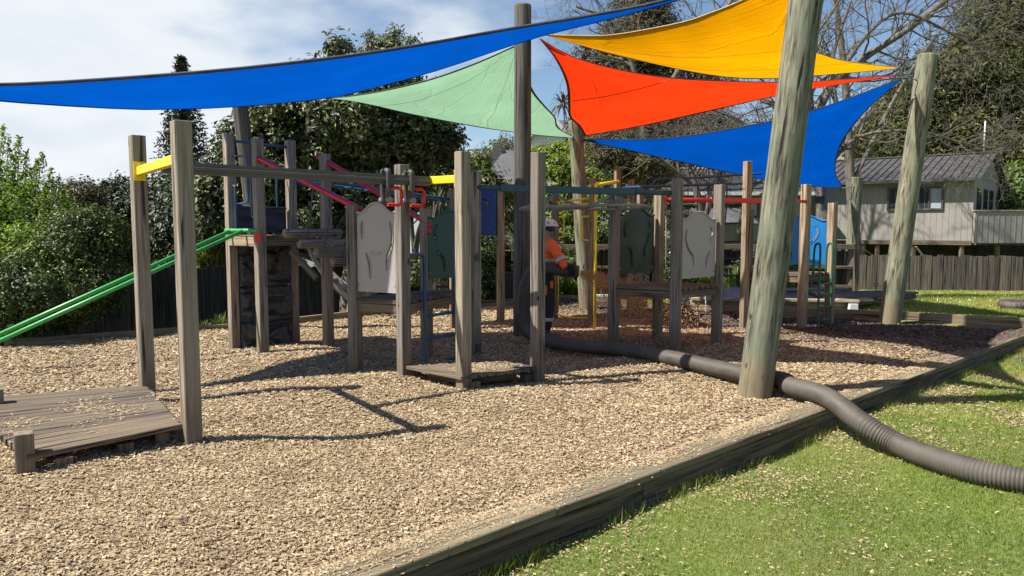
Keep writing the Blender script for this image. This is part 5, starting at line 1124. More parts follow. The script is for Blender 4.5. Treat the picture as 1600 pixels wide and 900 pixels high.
# grey hipped roof house beyond
def hip(root, x0, x1, y0, y1, z0, z1, inset, mat, over=.3):
    a = [(x0 - over, y0 - over, z0), (x1 + over, y0 - over, z0), (x1 + over, y1 + over, z0), (x0 - over, y1 + over, z0), (x0 + inset, (y0 + y1) / 2, z1), (x1 - inset, (y0 + y1) / 2, z1)]
    MB().add(a, [(0, 1, 5, 4), (1, 2, 5), (2, 3, 4, 5), (3, 0, 4), (3, 2, 1, 0)]).build('roof', mat, root)
h3 = thing('house', (-1, 42, -1), 'house with grey hipped roof seen left of the dark central pole', 'house')
wallbox(h3, 'wall', -2.0, 1.6, 42, 48, -1, 3.2, 'farwall'); hip(h3, -2.2, 1.8, 42, 48, 3.05, 6.2, 1.7, 'rooftile'); window(h3, -1.2, .2, 1.6, 2.7, 41.97, 2)
MB().box(.5, .5, 1.2, Matrix.Translation((-.9, 45, 5.3))).build('chimney', 'rooftile', h3)
h3b = thing('house', (-5.2, 52, -1), 'far house with low pale grey roof glimpsed between the big tree and the tall post', 'house')
wallbox(h3b, 'wall', -7.2, -3.4, 52, 57, -1, 5.2, 'gable'); hip(h3b, -7.2, -3.4, 52, 57, 5.1, 7.2, 1.2, 'rooftile')
# white gabled house on the rise
h4 = thing('house', (3, 56, 0), 'white weatherboard house with twin gables and grey roof above the yellow green tree', 'house')
def gable_wing(x0, x1, y, ze, zr, depth, zb_=0):
    xm = (x0 + x1) / 2; gmb = MB(); gmb.add([(x0, y, zb_), (x1, y, zb_), (x1, y, ze), (xm, y, zr), (x0, y, ze), (x0, y + depth, zb_), (x1, y + depth, zb_), (x1, y + depth, ze), (xm, y + depth, zr), (x0, y + depth, ze)], [(0, 1, 2, 3, 4), (9, 8, 7, 6, 5), (0, 4, 9, 5), (1, 6, 7, 2)]); gmb.build('wall', 'gable', h4)
    wb = MB(); z = ze - 3.0
    while z < zr - .3:
        hw = (x1 - x0) / 2 * (1 if z < ze else (zr - z) / (zr - ze)) - .06
        if hw > .1: wb.add([(xm - hw, y - .05, z), (xm + hw, y - .05, z), (xm + hw, y - .005, z + .24), (xm - hw, y - .005, z + .24)], [(0, 1, 2, 3)]); wb.add([(xm - hw, y - .05, z), (xm + hw, y - .05, z), (xm + hw, y, z - .0), (xm - hw, y, z)], [(3, 2, 1, 0)])
        z += .26
    wb.build('weatherboards', 'gable', h4)
    for s in (-1, 1):
        xe = x0 - .35 if s < 0 else x1 + .35; zz = ze - .35 * (zr - ze) / ((x1 - x0) / 2); a, b = V(xm, y - .35, zr + .05), V(xe, y - .35, zz + .05)
        MB().add([a, b, b + V(0, depth + .35, 0), a + V(0, depth + .35, 0), a - Z * .12, b - Z * .12, b + V(0, depth + .35, -.12), a + V(0, depth + .35, -.12)], [(0, 1, 2, 3), (7, 6, 5, 4), (0, 4, 5, 1), (1, 5, 6, 2), (2, 6, 7, 3), (3, 7, 4, 0)]).build('roof', 'rooftile', h4)
        beam('barge_board', a - Z * .08 - V(0, .03, 0), b - Z * .08 - V(0, .03, 0), .05, .26, 'white', h4, (0, 1, 0))
gable_wing(1.5, 4.0, 56, 8.6, 10.2, 9); gable_wing(4.2, 6.5, 57.5, 8.7, 10.1, 8)
MB().add([(2.2, 60, 10.15), (5.6, 60, 10.15), (6.8, 55.5, 8.5), (1.6, 55.6, 8.5), (2.2, 60.2, 10.0), (5.6, 60.2, 10.0)], [(0, 1, 2, 3), (0, 4, 5, 1)]).build('main_roof', 'rooftile', h4)
h5 = thing('house', (28, 60, 2), 'distant grey gabled house half hidden by branches above the long ribbed roof', 'house')
wallbox(h5, 'wall', 27.5, 33, 60, 66, 0, 9.2, 'farwall'); MB().add([(27, 59.6, 9.1), (33.4, 59.6, 9.1), (30.2, 59.6, 13.2), (27, 66.5, 9.1), (33.4, 66.5, 9.1), (30.2, 66.5, 13.2)], [(0, 1, 2), (5, 4, 3), (0, 2, 5, 3), (2, 1, 4, 5), (0, 3, 4, 1)]).build('roof', 'rooftile', h5); window(h5, 28.6, 29.8, 7.2, 8.6, 59.96, 1); window(h5, 31, 32, 7.2, 8.6, 59.96, 1)
h6 = thing('shed', (-8.6, 17.5, -.5), 'low maroon shed roof just above the dark fence between the two leading posts', 'shed')
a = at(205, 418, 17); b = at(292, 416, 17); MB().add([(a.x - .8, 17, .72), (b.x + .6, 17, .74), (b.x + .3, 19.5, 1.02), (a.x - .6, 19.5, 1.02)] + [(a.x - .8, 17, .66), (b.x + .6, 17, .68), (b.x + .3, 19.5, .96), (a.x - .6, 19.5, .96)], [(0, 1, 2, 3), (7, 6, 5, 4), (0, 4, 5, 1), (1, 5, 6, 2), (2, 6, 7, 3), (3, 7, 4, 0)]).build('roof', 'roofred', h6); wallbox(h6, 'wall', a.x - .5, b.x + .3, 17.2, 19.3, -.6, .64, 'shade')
h7 = thing('shed', (-4.6, 19, -.5), 'pale shed wall seen under the stepping logs above the dark fence', 'shed')
wallbox(h7, 'wall', -5.4, -4.1, 19, 20.5, -.6, 1.55, 'gable'); wallbox(h7, 'roof', -5.5, -4.0, 18.9, 20.6, 1.55, 1.62, 'rooftile')
up = thing('utility_pole', (-2.1, 75, 0), 'far wooden power pole with a crossarm against the sky left of centre', 'utility pole')
q = at(742, 262, 75); q2 = at(742, 232, 75); MB().tube([V(q.x, 75, 0), q2], .16, 8).build('pole', 'poledark', up); MB().tube([q2 + V(-.6, 0, -.15), q2 + V(.6, 0, -.15)], .09, 6).build('crossarm', 'poledark', up)
MB().tube([q2 + V(.5, 0, 0), q2 + V(5, 1, -.1), q2 + V(9, 2, .1)], .03, 4).build('wire', 'black', up)

# ================================================================ TREES AND SHRUBS
def leaves(name, P, Nrm, size, ratio, mat, parent, tint, droop=0.0, fold=.25):
    """one folded leaf (two triangles) at each point P, facing roughly Nrm"""
    n = len(P); a = rng.normal(size=(n, 3)); a[:, 2] -= droop; a -= Nrm * (a * Nrm).sum(1)[:, None] * .7; a /= np.linalg.norm(a, axis=1)[:, None]
    b = np.cross(Nrm + rng.normal(0, .35, (n, 3)), a); b /= np.linalg.norm(b, axis=1)[:, None] + 1e-9; c = np.cross(a, b); L = (size * rng.uniform(.6, 1.25, n))[:, None]; Wd = L * ratio
    v = np.stack([P, P + a * L * .5 + b * Wd * .5 + c * Wd * fold, P + a * L, P + a * L * .5 - b * Wd * .5 + c * Wd * fold], 1).reshape(-1, 3)
    o = np.arange(n)[:, None] * 4; f = np.concatenate([o + np.array([[0, 1, 2]]), o + np.array([[0, 2, 3]])]); return nmesh(name, v, tris=f, tint=np.repeat(tint, 4), mat=mat, parent=parent, world=None if parent is None else WM[parent.name])
def crown_points(blobs, n, clump, nclump, shell=.55, stretch=1.0):
    """leaf positions gathered in uneven clumps on and inside a union of ellipsoids"""
    wts = np.array([b[3] * b[4] * b[5] for b in blobs]) ** .72; wts /= wts.sum(); bi = rng.choice(len(blobs), nclump, p=wts); B = np.array(blobs)[bi]
    d = rng.normal(size=(nclump, 3)); d /= np.linalg.norm(d, axis=1)[:, None]; r = (shell + (1 - shell) * rng.random(nclump)) ** .6 * rng.choice([1, 1, 1, 1.12, .8], nclump)
    cc = B[:, :3] + d * B[:, 3:6] * r[:, None]; ci = rng.integers(0, nclump, n); s = clump * rng.uniform(.5, 1.35, nclump)[ci][:, None]
    e = rng.normal(size=(n, 3)); e /= np.linalg.norm(e, axis=1)[:, None]; rad = rng.random(n)[:, None] ** .5; P = cc[ci] + e * rad * s * np.array([1, 1, stretch])
    Nn = e * .6 + d[ci] * .5 + np.array([0, 0, .45]); Nn /= np.linalg.norm(Nn, axis=1)[:, None]; ctint = rng.normal(0, .13, nclump)[ci]; return P, Nn, ctint, cc
def limb_tree(root, base, targets, r0, mat, name='trunk', fork=.45, wob=.12):
    """tapered trunk that forks into limbs reaching the targets"""
    base = Vector(base); mb = MB(); cen = sum((Vector(t) for t in targets), Vector()) / len(targets); f0 = base.lerp(cen, fork); mb.tube(smooth([base, base.lerp(f0, .5) + V(random.uniform(-wob, wob), 0, 0), f0], 4), [r0 * (1.25 - .5 * min(1, i / 8)) for i in range(9)], 10)
    for t in targets:
        t = Vector(t); m = f0.lerp(t, .5) + Vector([random.uniform(-1, 1) * wob * 2 for _ in range(3)]); P = smooth([f0.lerp(base, random.uniform(0, .3)), m, t], 5); mb.tube(P, [r0 * .5 * (1 - i / (len(P))) + .012 for i in range(len(P))], 6)
    return mb.build(name, mat, root)
LM = {}
M['leaf_lime'] = leafmat('lime_shrub_leaf', [(0, (.030, .065, .010)), (.45, (.095, .17, .02)), (1, (.27, .36, .055))], .42)
M['leaf_shrub'] = leafmat('shrub_leaf', [(0, (0.0175, 0.035, 0.0112)), (0.5, (0.0625, 0.0938, 0.0225)), (1, (0.2125, 0.2375, 0.0688))], .25, .45, .35)
M['leaf_dark'] = leafmat('dark_hedge_leaf', [(0, (0.0104, 0.0195, 0.0078)), (0.5, (0.0286, 0.0468, 0.0156)), (1, (0.091, 0.104, 0.0325))], .15)
M['leaf_brown'] = leafmat('russet_leaf', [(0, (.03, .025, .012)), (1, (.12, .10, .035))], .2)
M['leaf_mag'] = leafmat('glossy_big_leaf', [(0, (0.0156, 0.0234, 0.0091)), (0.4, (0.0442, 0.0598, 0.0182)), (0.75, (0.1235, 0.143, 0.0442)), (1, (0.312, 0.2925, 0.13))], .12, .48, .32)
M['leaf_ivy'] = leafmat('yellow_green_leaf', [(0, (.06, .09, .012)), (.5, (.16, .21, .025)), (1, (.34, .40, .06))], .35)
M['leaf_con'] = leafmat('conifer_spray', [(0, (0.0175, 0.0275, 0.01)), (0.5, (0.0625, 0.0725, 0.0225)), (1, (0.1625, 0.1562, 0.05))], .15, .6, .2)
M['leaf_conb'] = leafmat('brownish_conifer_spray', [(0, (0.0288, 0.0264, 0.0144)), (0.5, (0.078, 0.072, 0.0336)), (1, (0.192, 0.168, 0.084))], .15, .6, .2)
M['leaf_pine'] = leafmat('pine_needles', [(0, (.010, .020, .012)), (1, (.04, .055, .03))], .1)
M['leaf_spike'] = leafmat('spiky_leaf', [(0, (.08, .10, .02)), (1, (.32, .34, .09))], .3)
M['leaf_low'] = leafmat('low_plant_leaf', [(0, (.03, .06, .012)), (1, (.15, .22, .05))], .3)
def tree(name, label, cat, base, blobs, n, size, ratio, mat, clump, nclump, trunk=None, group=None, tb=.5, shell=.55, stretch=1.0, droop=0.0, targets=6, r0=.15):
    root = thing(name, base, label, cat, group); P, Nn, ct, cc = crown_points(blobs, n, clump, nclump, shell, stretch); zmin, zmax = P[:, 2].min(), P[:, 2].max()
    t = np.clip(tb + ct + rng.normal(0, .12, n) + .0 * P[:, 2], 0, 1); leaves('crown', P, Nn, size, ratio, mat, root, t, droop)
    if trunk: pick = cc[rng.choice(len(cc), min(targets, len(cc)), replace=False)]; limb_tree(root, base, [tuple(q) for q in pick], r0, trunk)
    return root
def pxblob(px, py, Y, rx, rz, ry=None):
    c = at(px, py, Y); k = Y / FPX; return (c.x, c.y, c.z, rx * k, (ry or rx) * k, rz * k)
# left shrubs
sb = [pxblob(20, 370, 11.6, 95, 80), pxblob(60, 430, 11.0, 110, 80), pxblob(110, 375, 11.8, 55, 45), pxblob(-60, 350, 11.8, 110, 100)]
tree('leafy_shrub', 'tall yellow green leafy shrub at the far left edge with upright shoots', 'shrub', (-8.2, 11.8, -.4), sb, 60000, .062, .5, 'leaf_lime', .13, 1500, 'barktree', tb=.6, targets=26, r0=.07, stretch=1.3)
# upright shoots
sht = thing('leafy_shrub', (-8.0, 11.9, 0), 'thin upright leafy shoots rising above the left shrub against the sky', 'shrub'); mbs = MB(); PP = []
for px, py in ((-8, 215), (5, 196), (14, 215), (30, 214), (24, 240), (42, 236), (58, 250), (66, 238), (50, 262), (80, 262), (84, 280), (92, 275), (98, 300), (72, 285), (118, 318), (-20, 230), (0, 250), (36, 270), (20, 285), (62, 300), (110, 295), (108, 335), (85, 325), (10, 310), (45, 320), (130, 340), (140, 352), (150, 368)):
    b = at(px * .92 - 4, py + 110, 11.9); t = at(px, py, 11.9); pts = smooth([b, b.lerp(t, .5) + V(random.uniform(-.05, .05), 0, 0), t], 6); mbs.tube(pts, [.010 * (1 - i / len(pts)) + .002 for i in range(len(pts))], 4)
    for k in range(330): f = random.random() ** .85; q = b.lerp(t, f); PP.append(q + Vector([random.gauss(0, .14 * (1.12 - f) ** 1.3) for _ in range(3)]))
mbs.build('stems', 'barktree', sht); PP = np.array([tuple(p) for p in PP]); Nn = rng.normal(size=PP.shape); Nn /= np.linalg.norm(Nn, axis=1)[:, None]; leaves('foliage', PP, Nn, .055, .5, 'leaf_lime', sht, np.clip(rng.normal(.7, .15, len(PP)), 0, 1))
tree('dark_shrub', 'darker spreading shrub with small glossy leaves at left in front of the old fence', 'shrub', (-6.8, 11.3, -.4), [pxblob(60, 450, 10.6, 120, 60), pxblob(120, 390, 10.9, 60, 65), pxblob(160, 370, 11.0, 38, 42), pxblob(30, 490, 10.4, 80, 30), pxblob(150, 425, 10.9, 45, 40)], 46000, .055, .5, 'leaf_shrub', .15, 1300, 'barktree', tb=.45, targets=24, r0=.06)
tree('dark_shrub', 'low grassy plant in deep shade under the left bushes beside the border log', 'shrub', (-7.6, 10.2, -.3), [pxblob(15, 505, 10.3, 60, 15), pxblob(-30, 480, 10.3, 60, 30)], 6000, .12, .18, 'leaf_lime', .2, 150, None, tb=.2)
tree('dark_hedge_tree', 'dark evergreen mass behind the first two posts', 'tree', (-8, 17, -.5), [pxblob(220, 360, 16.5, 75, 75), pxblob(160, 330, 17, 60, 40), pxblob(300, 360, 16, 70, 90), pxblob(250, 320, 17, 40, 30), pxblob(190, 300, 17, 25, 20), pxblob(120, 400, 16, 90, 80), pxblob(330, 400, 16, 60, 60)], 52000, .10, .5, 'leaf_dark', .30, 900, 'barktree', tb=.45, targets=16, r0=.14)
tree('russet_shrub', 'small brownish shrub top between the lime shrub and the dark evergreens', 'shrub', (-9.4, 16, -.5), [pxblob(128, 310, 15.5, 32, 25), pxblob(135, 350, 15.5, 40, 40)], 9000, .07, .5, 'leaf_brown', .2, 250, 'barktree', tb=.55, r0=.05)
# magnolia
mg = [pxblob(540, 190, 15.2, 130, 80), pxblob(455, 250, 15, 90, 90), pxblob(640, 215, 15.4, 78, 52), pxblob(590, 150, 15.2, 80, 50), pxblob(400, 300, 14.8, 80, 90), pxblob(355, 255, 14.8, 34, 40), pxblob(330, 330, 14.6, 48, 60), pxblob(500, 330, 15, 90, 70), pxblob(590, 290, 15.2, 90, 55), pxblob(365, 205, 14.9, 16, 12), pxblob(690, 210, 15.4, 30, 28), pxblob(420, 200, 15, 50, 45), pxblob(530, 70, 15.2, 22, 12), pxblob(318, 310, 14.8, 24, 40)]
mgo = tree('magnolia_tree', 'broad dark evergreen tree with large glossy leaves behind the climbing tower', 'tree', (-3.35, 15.1, -.4), mg, 72000, .135, .40, 'leaf_mag', .26, 1150, 'greybark', tb=.48, targets=60, r0=.17, shell=.5)
tree('magnolia_tree', 'second dark trunk and sparse undergrowth under the log bridge', 'tree', (-2.95, 13.9, -.4), [pxblob(560, 400, 14.2, 45, 26), pxblob(620, 420, 14.2, 90, 22), pxblob(500, 350, 14.3, 60, 40)], 4200, .10, .4, 'leaf_shrub', .22, 110, 'greybark', tb=.3, r0=.19, targets=8)
tk = MB().tube(smooth([at(548, 505, 14.2), at(546, 450, 14.2), at(552, 400, 14.3), at(572, 340, 14.5), at(600, 290, 14.8)], 5), [.24, .22, .20, .19, .18, .17, .16, .16, .15, .15, .14, .13, .12, .12, .11, .10, .09, .08, .08, .07, .06][:21], 10).build('tree_trunk', 'barktree', None); tag(tk, 'thick dark leaning tree trunk seen behind the log bridge', 'tree')
# feathery tree top behind the magnolia
tree('feathery_tree', 'feathery fine leaved tree top rising above the long blue sail', 'tree', (-4.4, 20, -.4), [pxblob(615, 90, 19, 38, 22), pxblob(600, 72, 19, 28, 14), pxblob(640, 75, 19, 26, 14), pxblob(615, 52, 19, 12, 9), pxblob(580, 85, 19, 22, 12), pxblob(655, 62, 19, 9, 4), pxblob(573, 58, 19, 10, 5)], 3400, .13, .28, 'leaf_mag', .18, 150, 'barktree', tb=.6, targets=60, r0=.12, shell=.7)
tree('round_shrub', 'dark round clipped shrub beside yellow green one, left of the tall centre post', 'shrub', (-3.0, 25, -.5), [pxblob(697, 250, 24, 22, 20), pxblob(705, 270, 24, 24, 20)], 7000, .11, .5, 'leaf_dark', .25, 160, 'barktree', tb=.6)
tree('round_shrub', 'yellow green bush behind the red track handles', 'shrub', (-3.7, 26, -.5), [pxblob(672, 280, 26, 32, 24), pxblob(690, 310, 26, 50, 30), pxblob(650, 300, 26, 40, 20)], 9000, .12, .5, 'leaf_ivy', .28, 200, 'barktree', tb=.22)
tree('glossy_shrub', 'big leaved shrub between the centre post and the navy panel', 'shrub', (-.9, 19, -.5), [pxblob(760, 290, 18.5, 28, 24), pxblob(752, 320, 18.5, 34, 40), pxblob(775, 330, 18.4, 25, 30)], 3800, .15, .4, 'leaf_mag', .25, 110, 'barktree', tb=.5)
# greenery behind the worker
tree('ivy_tree', 'bright yellow green leafy tree behind the worker helmet', 'tree', (1.3, 21, -.6), [pxblob(868, 300, 20, 44, 60), pxblob(880, 255, 20.3, 36, 30), pxblob(850, 350, 19.5, 50, 50), pxblob(905, 320, 20, 35, 60), pxblob(800, 320, 20.5, 38, 26), pxblob(845, 250, 20.3, 22, 18)], 30000, .105, .6, 'leaf_ivy', .24, 620, 'barktree', tb=.5, targets=20)
tree('ivy_tree', 'darker green vines and bush beside the yellow pole', 'tree', (3.0, 20, -.6), [pxblob(945, 350, 19, 45, 48), pxblob(880, 400, 18.9, 60, 50), pxblob(930, 300, 20, 38, 30), pxblob(960, 390, 19, 30, 30)], 24000, .10, .45, 'leaf_low', .24, 480, 'barktree', tb=.5, targets=12)
tree('climbing_vine', 'dark leafy vine hanging over the old fence under the navy panel', 'shrub', (-.7, 17.6, -.5), [pxblob(770, 410, 17.6, 30, 38), pxblob(745, 460, 17.6, 40, 20), pxblob(895, 430, 17.4, 40, 34), pxblob(760, 380, 17.6, 25, 14)], 9000, .085, .6, 'leaf_shrub', .2, 220, None, tb=.35)
# tall hedge trees behind the sails
tree('macrocarpa_tree', 'tall dark feathery conifer behind the red and blue sails', 'tree', (5.6, 38, -1), [pxblob(1000, 60, 36, 60, 80), pxblob(960, 120, 36, 50, 70), pxblob(1060, 120, 37, 80, 80), pxblob(980, 210, 36, 80, 60), pxblob(1080, 220, 37, 90, 48), pxblob(950, 260, 35, 45, 34), pxblob(1010, 10, 36, 30, 30), pxblob(920, 90, 36, 22, 22)], 74000, .24, .25, 'leaf_conb', .50, 1700, 'barktree', tb=.45, droop=.4, targets=40, r0=.4)
tree('macrocarpa_tree', 'lower dark conifer hedge behind the yellow crossbar', 'tree', (4.6, 30, -1), [pxblob(955, 235, 28, 50, 40), pxblob(1010, 260, 28, 60, 28), pxblob(940, 270, 28, 38, 26)], 24000, .17, .25, 'leaf_conb', .4, 600, 'barktree', tb=.55, targets=20, r0=.3)
cyp = [pxblob(1560, 60, 42, 60, 110), pxblob(1500, 140, 42, 90, 90), pxblob(1590, 190, 42, 90, 130), pxblob(1540, 240, 41, 90, 90), pxblob(1450, 180, 43, 60, 80), pxblob(1620, 60, 42, 60, 90), pxblob(1410, 230, 43, 45, 45), pxblob(1580, 300, 40, 50, 50), pxblob(1550, 0, 42, 26, 50)]
tree('cypress_tree', 'huge dense olive green cypress rising at the right edge behind the house', 'tree', (27, 42, -1), cyp, 98000, .31, .30, 'leaf_con', .65, 2300, 'barktree', tb=.5, droop=.5, targets=20, r0=.5)
tree('cypress_tree', 'lower olive green tree left of the cypress behind the ribbed roof', 'tree', (22, 46, -1), [pxblob(1400, 200, 45, 40, 60), pxblob(1435, 240, 45, 50, 40), pxblob(1345, 225, 46, 26, 20)], 22000, .28, .35, 'leaf_con', .6, 500, 'barktree', tb=.62, targets=10, r0=.3)
tree('broadleaf_bush', 'broad leaved green bush behind the house deck at the far right', 'shrub', (24, 34, 0), [pxblob(1575, 315, 35, 34, 26), pxblob(1600, 290, 35, 30, 30), pxblob(1550, 325, 34.5, 10, 20)], 7000, .28, .35, 'leaf_low', .5, 150, 'barktree', tb=.5)
tree('far_tree_line', 'distant trees on the skyline left of the dark central pole', 'tree', (-1, 70, -1), [pxblob(775, 245, 68, 22, 14), pxblob(790, 232, 70, 12, 12), pxblob(755, 255, 68, 25, 9), pxblob(720, 260, 68, 30, 10)], 5000, .5, .4, 'leaf_shrub', .9, 160, None, tb=.6)
# norfolk pine
npn = thing('norfolk_pine', at(283, 300, 46), 'distant tiered conifer with a narrow pointed top left of the big tree', 'tree'); q0 = V(at(283, 300, 46).x, 46, -1); qt = at(283, 91, 46)
MB().tube([q0, q0.lerp(qt, .5), qt], [.3, .18, .03], 8).build('trunk', 'barktree', npn); PP = []; NN_ = []
zz = 1.5
while zz < qt.z - .1:
    f = (qt.z - zz) / (qt.z - 1.5); Lb = .10 + 2.3 * f ** .8
    for k in range(9):
        a = k * 2 * math.pi / 9 + zz * 1.7 + random.uniform(-.1, .1); dv = Vector((math.cos(a), math.sin(a), .28)); 
        for j in range(int(24 + 62 * f)): s = (j + random.random()) / (24 + 62 * f); PP.append(V(qt.x, 46, zz) + dv * Lb * s + Vector((random.gauss(0, .05), random.gauss(0, .05), abs(random.gauss(0, .05)))))
    zz += .50 - .18 * (1 - f)
PP = np.array([tuple(p) for p in PP]); Nn = rng.normal(size=PP.shape); Nn /= np.linalg.norm(Nn, axis=1)[:, None]; leaves('crown', PP, Nn, .30, .34, 'leaf_pine', npn, np.clip(rng.normal(.5, .2, len(PP)), 0, 1))
# palm-like tuft near the red sail
pal = thing('cabbage_tree', at(885, 180, 30), 'spiky palm like tree top peeking left of the red sail', 'tree'); pc_ = at(893, 200, 30); MB().tube([V(pc_.x, 30, -1), pc_], [.2, .12], 8).build('trunk', 'barktree', pal); mb = MB()
for c_, n in ((at(880, 162, 30), 60), (at(897, 195, 30), 70)):
    for k in range(n):
        d = Vector([random.gauss(0, 1) for _ in range(3)]).normalized(); s = d.cross(Z).normalized() * .035; e = c_ + d * .75 - Z * .25; m_ = c_ + d * .45; mb.add([c_ - s, c_ + s, m_ + s, e, m_ - s], [(0, 1, 2, 4), (4, 2, 3)])
mb.build('crown', 'barktree', pal)
# spiky plant and low plants
def spiky(px, py, Y, h, n, mat, label, name='spiky_plant', w=.02, spread=.8):
    r = thing(name, at(px, py, Y), label, 'plant'); c_ = at(px, py, Y); mb = MB(); me_t = []; P_ = []
    for k in range(n):
        a = random.uniform(0, 6.28); t = random.uniform(.1, spread); d = V(math.cos(a) * t, math.sin(a) * t, 1).normalized(); L_ = h * random.uniform(.6, 1.1); s = V(-math.sin(a), math.cos(a), 0) * w; o_ = V(random.gauss(0, .12), random.gauss(0, .12), 0) * h
        p0, p1, p2 = c_ + o_, c_ + o_ + d * L_ * .6, c_ + o_ + d * L_ + V(math.cos(a), math.sin(a), 0) * t * .25 * L_ - Z * .12 * L_ * t; P_ += [p0 - s * .7, p0 + s * .7, p1 + s, p1 - s, p2]
    n_ = len(P_) // 5; o_ = np.arange(n_)[:, None] * 5; tr3 = np.concatenate([o_ + np.array([[0, 1, 2]]), o_ + np.array([[0, 2, 3]]), o_ + np.array([[3, 2, 4]])])
    nmesh('leaves', np.array([tuple(p) for p in P_]), tris=tr3, tint=np.repeat(rng.uniform(.1, 1, n_), 5), mat=mat, parent=r, world=WM[r.name]); return r
spiky(318, 418, 15, .50, 130, 'leaf_spike', 'yellow green spiky flax above the fence left of the climbing tower'); spiky(342, 418, 15, .48, 130, 'leaf_spike', 'yellow green spiky flax right against the climbing tower post')
spiky(1148, 458, 16.2, .62, 260, 'leaf_low', 'green strappy plant behind the grey tarpaulin', w=.016, spread=1.3); spiky(1110, 462, 16.8, .6, 200, 'leaf_low', 'green strappy plant hidden behind the grey panel platform', w=.016, spread=1.3)
spiky(1075, 458, 16.8, .8, 220, 'leaf_low', 'green strappy plant left of the grey panel platform posts', w=.015, spread=1.3)
spiky(345, 512, 11.9, .26, 90, 'leaf_low', 'small weeds behind the border left of the climbing tower', 'weeds', .008, 1.2); spiky(320, 515, 11.8, .18, 60, 'leaf_low', 'tiny weeds by the left border', 'weeds', .008, 1.2)
spiky(890, 462, 16.9, .5, 200, 'leaf_low', 'green strappy plant beyond the border behind the yellow pole', w=.02, spread=1.2); spiky(912, 462, 17, .4, 160, 'leaf_low', 'bright green low plant just right of the worker trousers', w=.02, spread=1.2)
wf = at(1045, 415, 16.6); fl = thing('flowering_shrub', wf, 'shrub with white flowers behind the middle of the right platform', 'shrub'); P = np.array(tuple(wf)) + rng.normal(size=(2600, 3)) * np.array([.10, .12, .30]); Nn = rng.normal(size=P.shape); Nn /= np.linalg.norm(Nn, axis=1)[:, None]; leaves('foliage', P, Nn, .07, .5, 'leaf_shrub', fl, rng.uniform(.1, .8, len(P)))
P = np.array(tuple(wf)) + rng.normal(size=(120, 3)) * np.array([.07, .09, .26]); Nn = rng.normal(size=P.shape); Nn /= np.linalg.norm(Nn, axis=1)[:, None]; leaves('flowers', P, Nn, .05, .8, 'white', fl, rng.uniform(.1, .8, len(P)))
tree('dark_shrub', 'dense dark bushes behind the right platform under the house', 'shrub', (4.6, 19, -.6), [pxblob(1060, 400, 18, 50, 70), pxblob(1000, 400, 18.5, 50, 60), pxblob(1045, 330, 19, 30, 30), pxblob(1200, 420, 18, 60, 30)], 20000, .08, .5, 'leaf_dark', .22, 450, 'barktree', tb=.45, r0=.06)

# bare deciduous trees
def bare(name, label, base, r0, limbs, seed, depth=5, spread=.55, mat='midbark', maxr=None, twigscale=1.0, budget=9000):
    rr = random.Random(seed); root = thing(name, base, label, 'tree', 'bare winter trees'); big = MB(); tw = MB(); cnt = [0]
    def grow(p, d, L, r, dep, mb):
        if cnt[0] > budget: return
        cnt[0] += 1; n = 4 if dep > 2 else 3; pts = [p]; q = p; dd_ = d
        for i in range(n):
            dd_ = (dd_ + Vector([rr.gauss(0, .13 + .05 * (5 - dep)) for _ in range(3)]) + Z * (.05 if dep > 2 else -.015)).normalized(); q = q + dd_ * L / n; pts.append(q)
        r1 = r * .58; mb.tube(pts, [r + (r1 - r) * i / n for i in range(n + 1)], 7 if dep > 3 else (4 if dep > 1 else 3), caps=False)
        if dep <= 0: return
        for k in range(rr.choice((2, 3, 3, 4)) if dep > 1 else rr.choice((3, 4, 5))):
            f = rr.uniform(.35, 1); i = min(n - 1, int(f * n)); s = pts[i].lerp(pts[i + 1], f * n - i); ax = dd_.orthogonal(); ax.rotate(Matrix.Rotation(rr.uniform(0, 6.28), 3, dd_)); nd_ = (dd_ + ax * rr.uniform(.4, 1.0) * spread * 1.6).normalized()
            grow(s, nd_, L * rr.uniform(.5, .82), max(.0035 * twigscale, r * (.62 if dep > 2 else .5) * (1 - .3 * f)), dep - 1, big if dep > 3 else tw)
    if maxr is None: maxr = r0
    for li in limbs:
        pts = smooth([Vector(p) for p in li[0]], 6); n = len(pts); ra, rb = li[1], li[2]; big.tube(pts, [ra + (rb - ra) * i / (n - 1) for i in range(n)], 10, caps=False)
        for k in range(li[3]):
            f = rr.uniform(li[4], 1); i = min(n - 2, int(f * (n - 1))); d = (pts[i + 1] - pts[i]).normalized(); ax = d.orthogonal(); ax.rotate(Matrix.Rotation(rr.uniform(0, 6.28), 3, d)); ax.y *= .6
            grow(pts[i], (d * .7 + ax * rr.uniform(.4, 1.1) + Z * .12).normalized(), li[5] * rr.uniform(.6, 1.2), max(.006, (ra + (rb - ra) * f) * .36), depth - 1, tw)
    big.build('trunk', mat, root, recalc=False); tw.build('twigs', 'twig', root, recalc=False); return root
Yb = 19.5
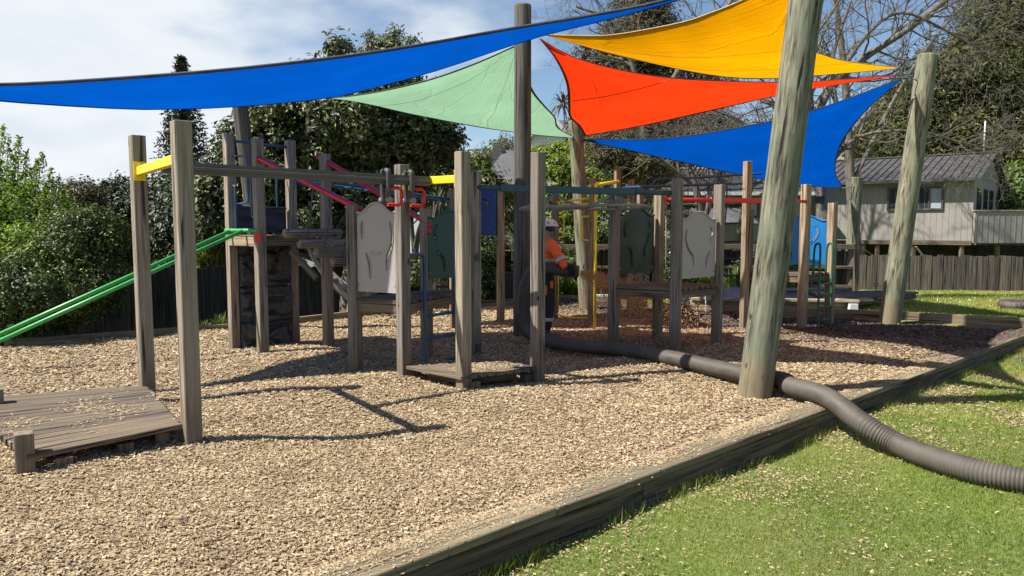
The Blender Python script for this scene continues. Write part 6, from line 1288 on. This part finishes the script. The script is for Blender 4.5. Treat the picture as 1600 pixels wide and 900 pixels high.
bare('bare_tree', 'large leafless tree with pale grey trunk and a thick limb rising to the right', tuple(at(1283, 478, Yb)), .34, [
    ([at(1283, 480, Yb), at(1283, 400, Yb), at(1288, 330, Yb), at(1280, 250, Yb), at(1262, 160, Yb), at(1270, 60, Yb), at(1290, -40, Yb)], .27, .08, 22, .45, 2.0),
    ([at(1290, 330, Yb), at(1268, 230, Yb + .3), at(1290, 150, Yb + .4), at(1345, 95, Yb + .5), at(1420, 45, Yb + .6), at(1490, -10, Yb + .6), at(1540, -60, Yb)], .13, .06, 20, .35, 1.7),
    ([at(1285, 300, Yb), at(1310, 200, Yb - .4), at(1300, 100, Yb - .5), at(1330, 0, Yb - .5)], .08, .03, 14, .3, 1.5),
    ([at(1300, 140, Yb), at(1350, 60, Yb + .2), at(1410, 20, Yb), at(1500, 60, Yb), at(1590, 110, Yb)], .055, .02, 20, .3, 1.3),
    ([at(1286, 270, Yb), at(1340, 215, Yb - .5), at(1430, 205, Yb - 1), at(1510, 225, Yb - 1), at(1580, 235, Yb - 1)], .055, .018, 22, .25, 1.2),
    ([at(1282, 300, Yb), at(1230, 235, Yb + .5), at(1160, 190, Yb + 1), at(1080, 160, Yb + 1)], .06, .02, 16, .3, 1.4)], 11, depth=4, budget=11000, spread=.6)
bare('bare_tree', 'smaller leafless tree with twisted pale trunk in front of the lower roof', tuple(at(1100, 430, 23)), .2, [
    ([at(1108, 440, 23), at(1098, 350, 23), at(1080, 270, 23), at(1050, 215, 23.3)], .17, .05, 14, .4, 1.5),
    ([at(1100, 340, 23), at(1125, 270, 23), at(1150, 220, 23.2)], .12, .04, 12, .3, 1.4),
    ([at(1150, 400, 23.5), at(1165, 320, 23.5), at(1190, 250, 23.5), at(1215, 200, 23.5)], .13, .04, 12, .3, 1.3),
    ([at(1085, 290, 23), at(1020, 240, 22.8), at(970, 215, 22.8)], .07, .02, 12, .2, 1.2)], 5, depth=4, budget=5000, spread=.7)
bare('bare_tree', 'fine leafless tree crown high behind the red and yellow sails', tuple(at(1000, 300, 30)), .2, [
    ([at(1010, 330, 30), at(1000, 150, 30), at(960, 40, 30), at(900, 10, 30)], .16, .04, 16, .4, 2.0),
    ([at(1005, 200, 30), at(1080, 80, 30), at(1130, 20, 30), at(1160, -30, 30)], .14, .05, 18, .3, 2.2)], 8, depth=4, budget=6000, spread=.7, twigscale=1.8)
bare('bare_tree', 'pale distant leafless tree on the skyline left of the central pole', tuple(at(800, 262, 66)), .2, [([at(800, 270, 66), at(798, 240, 66), at(800, 222, 66)], .25, .08, 14, .2, 1.3), ([at(780, 265, 66), at(776, 245, 66), at(772, 232, 66)], .2, .08, 10, .2, 1.2)], 9, depth=3, budget=900, spread=.7, twigscale=4)
bare('bare_tree', 'dense leafless twigs against the sky between the thick pole and the cypress', tuple(at(1380, 470, 27)), .2, [
    ([at(1345, 470, 27), at(1330, 300, 27), at(1320, 120, 27), at(1300, -40, 27)], .22, .08, 12, .4, 1.9),
    ([at(1335, 280, 27), at(1400, 150, 27), at(1460, 60, 27), at(1530, -20, 27)], .08, .03, 11, .3, 1.7)], 21, depth=3, budget=2600, spread=.7, twigscale=1.5)
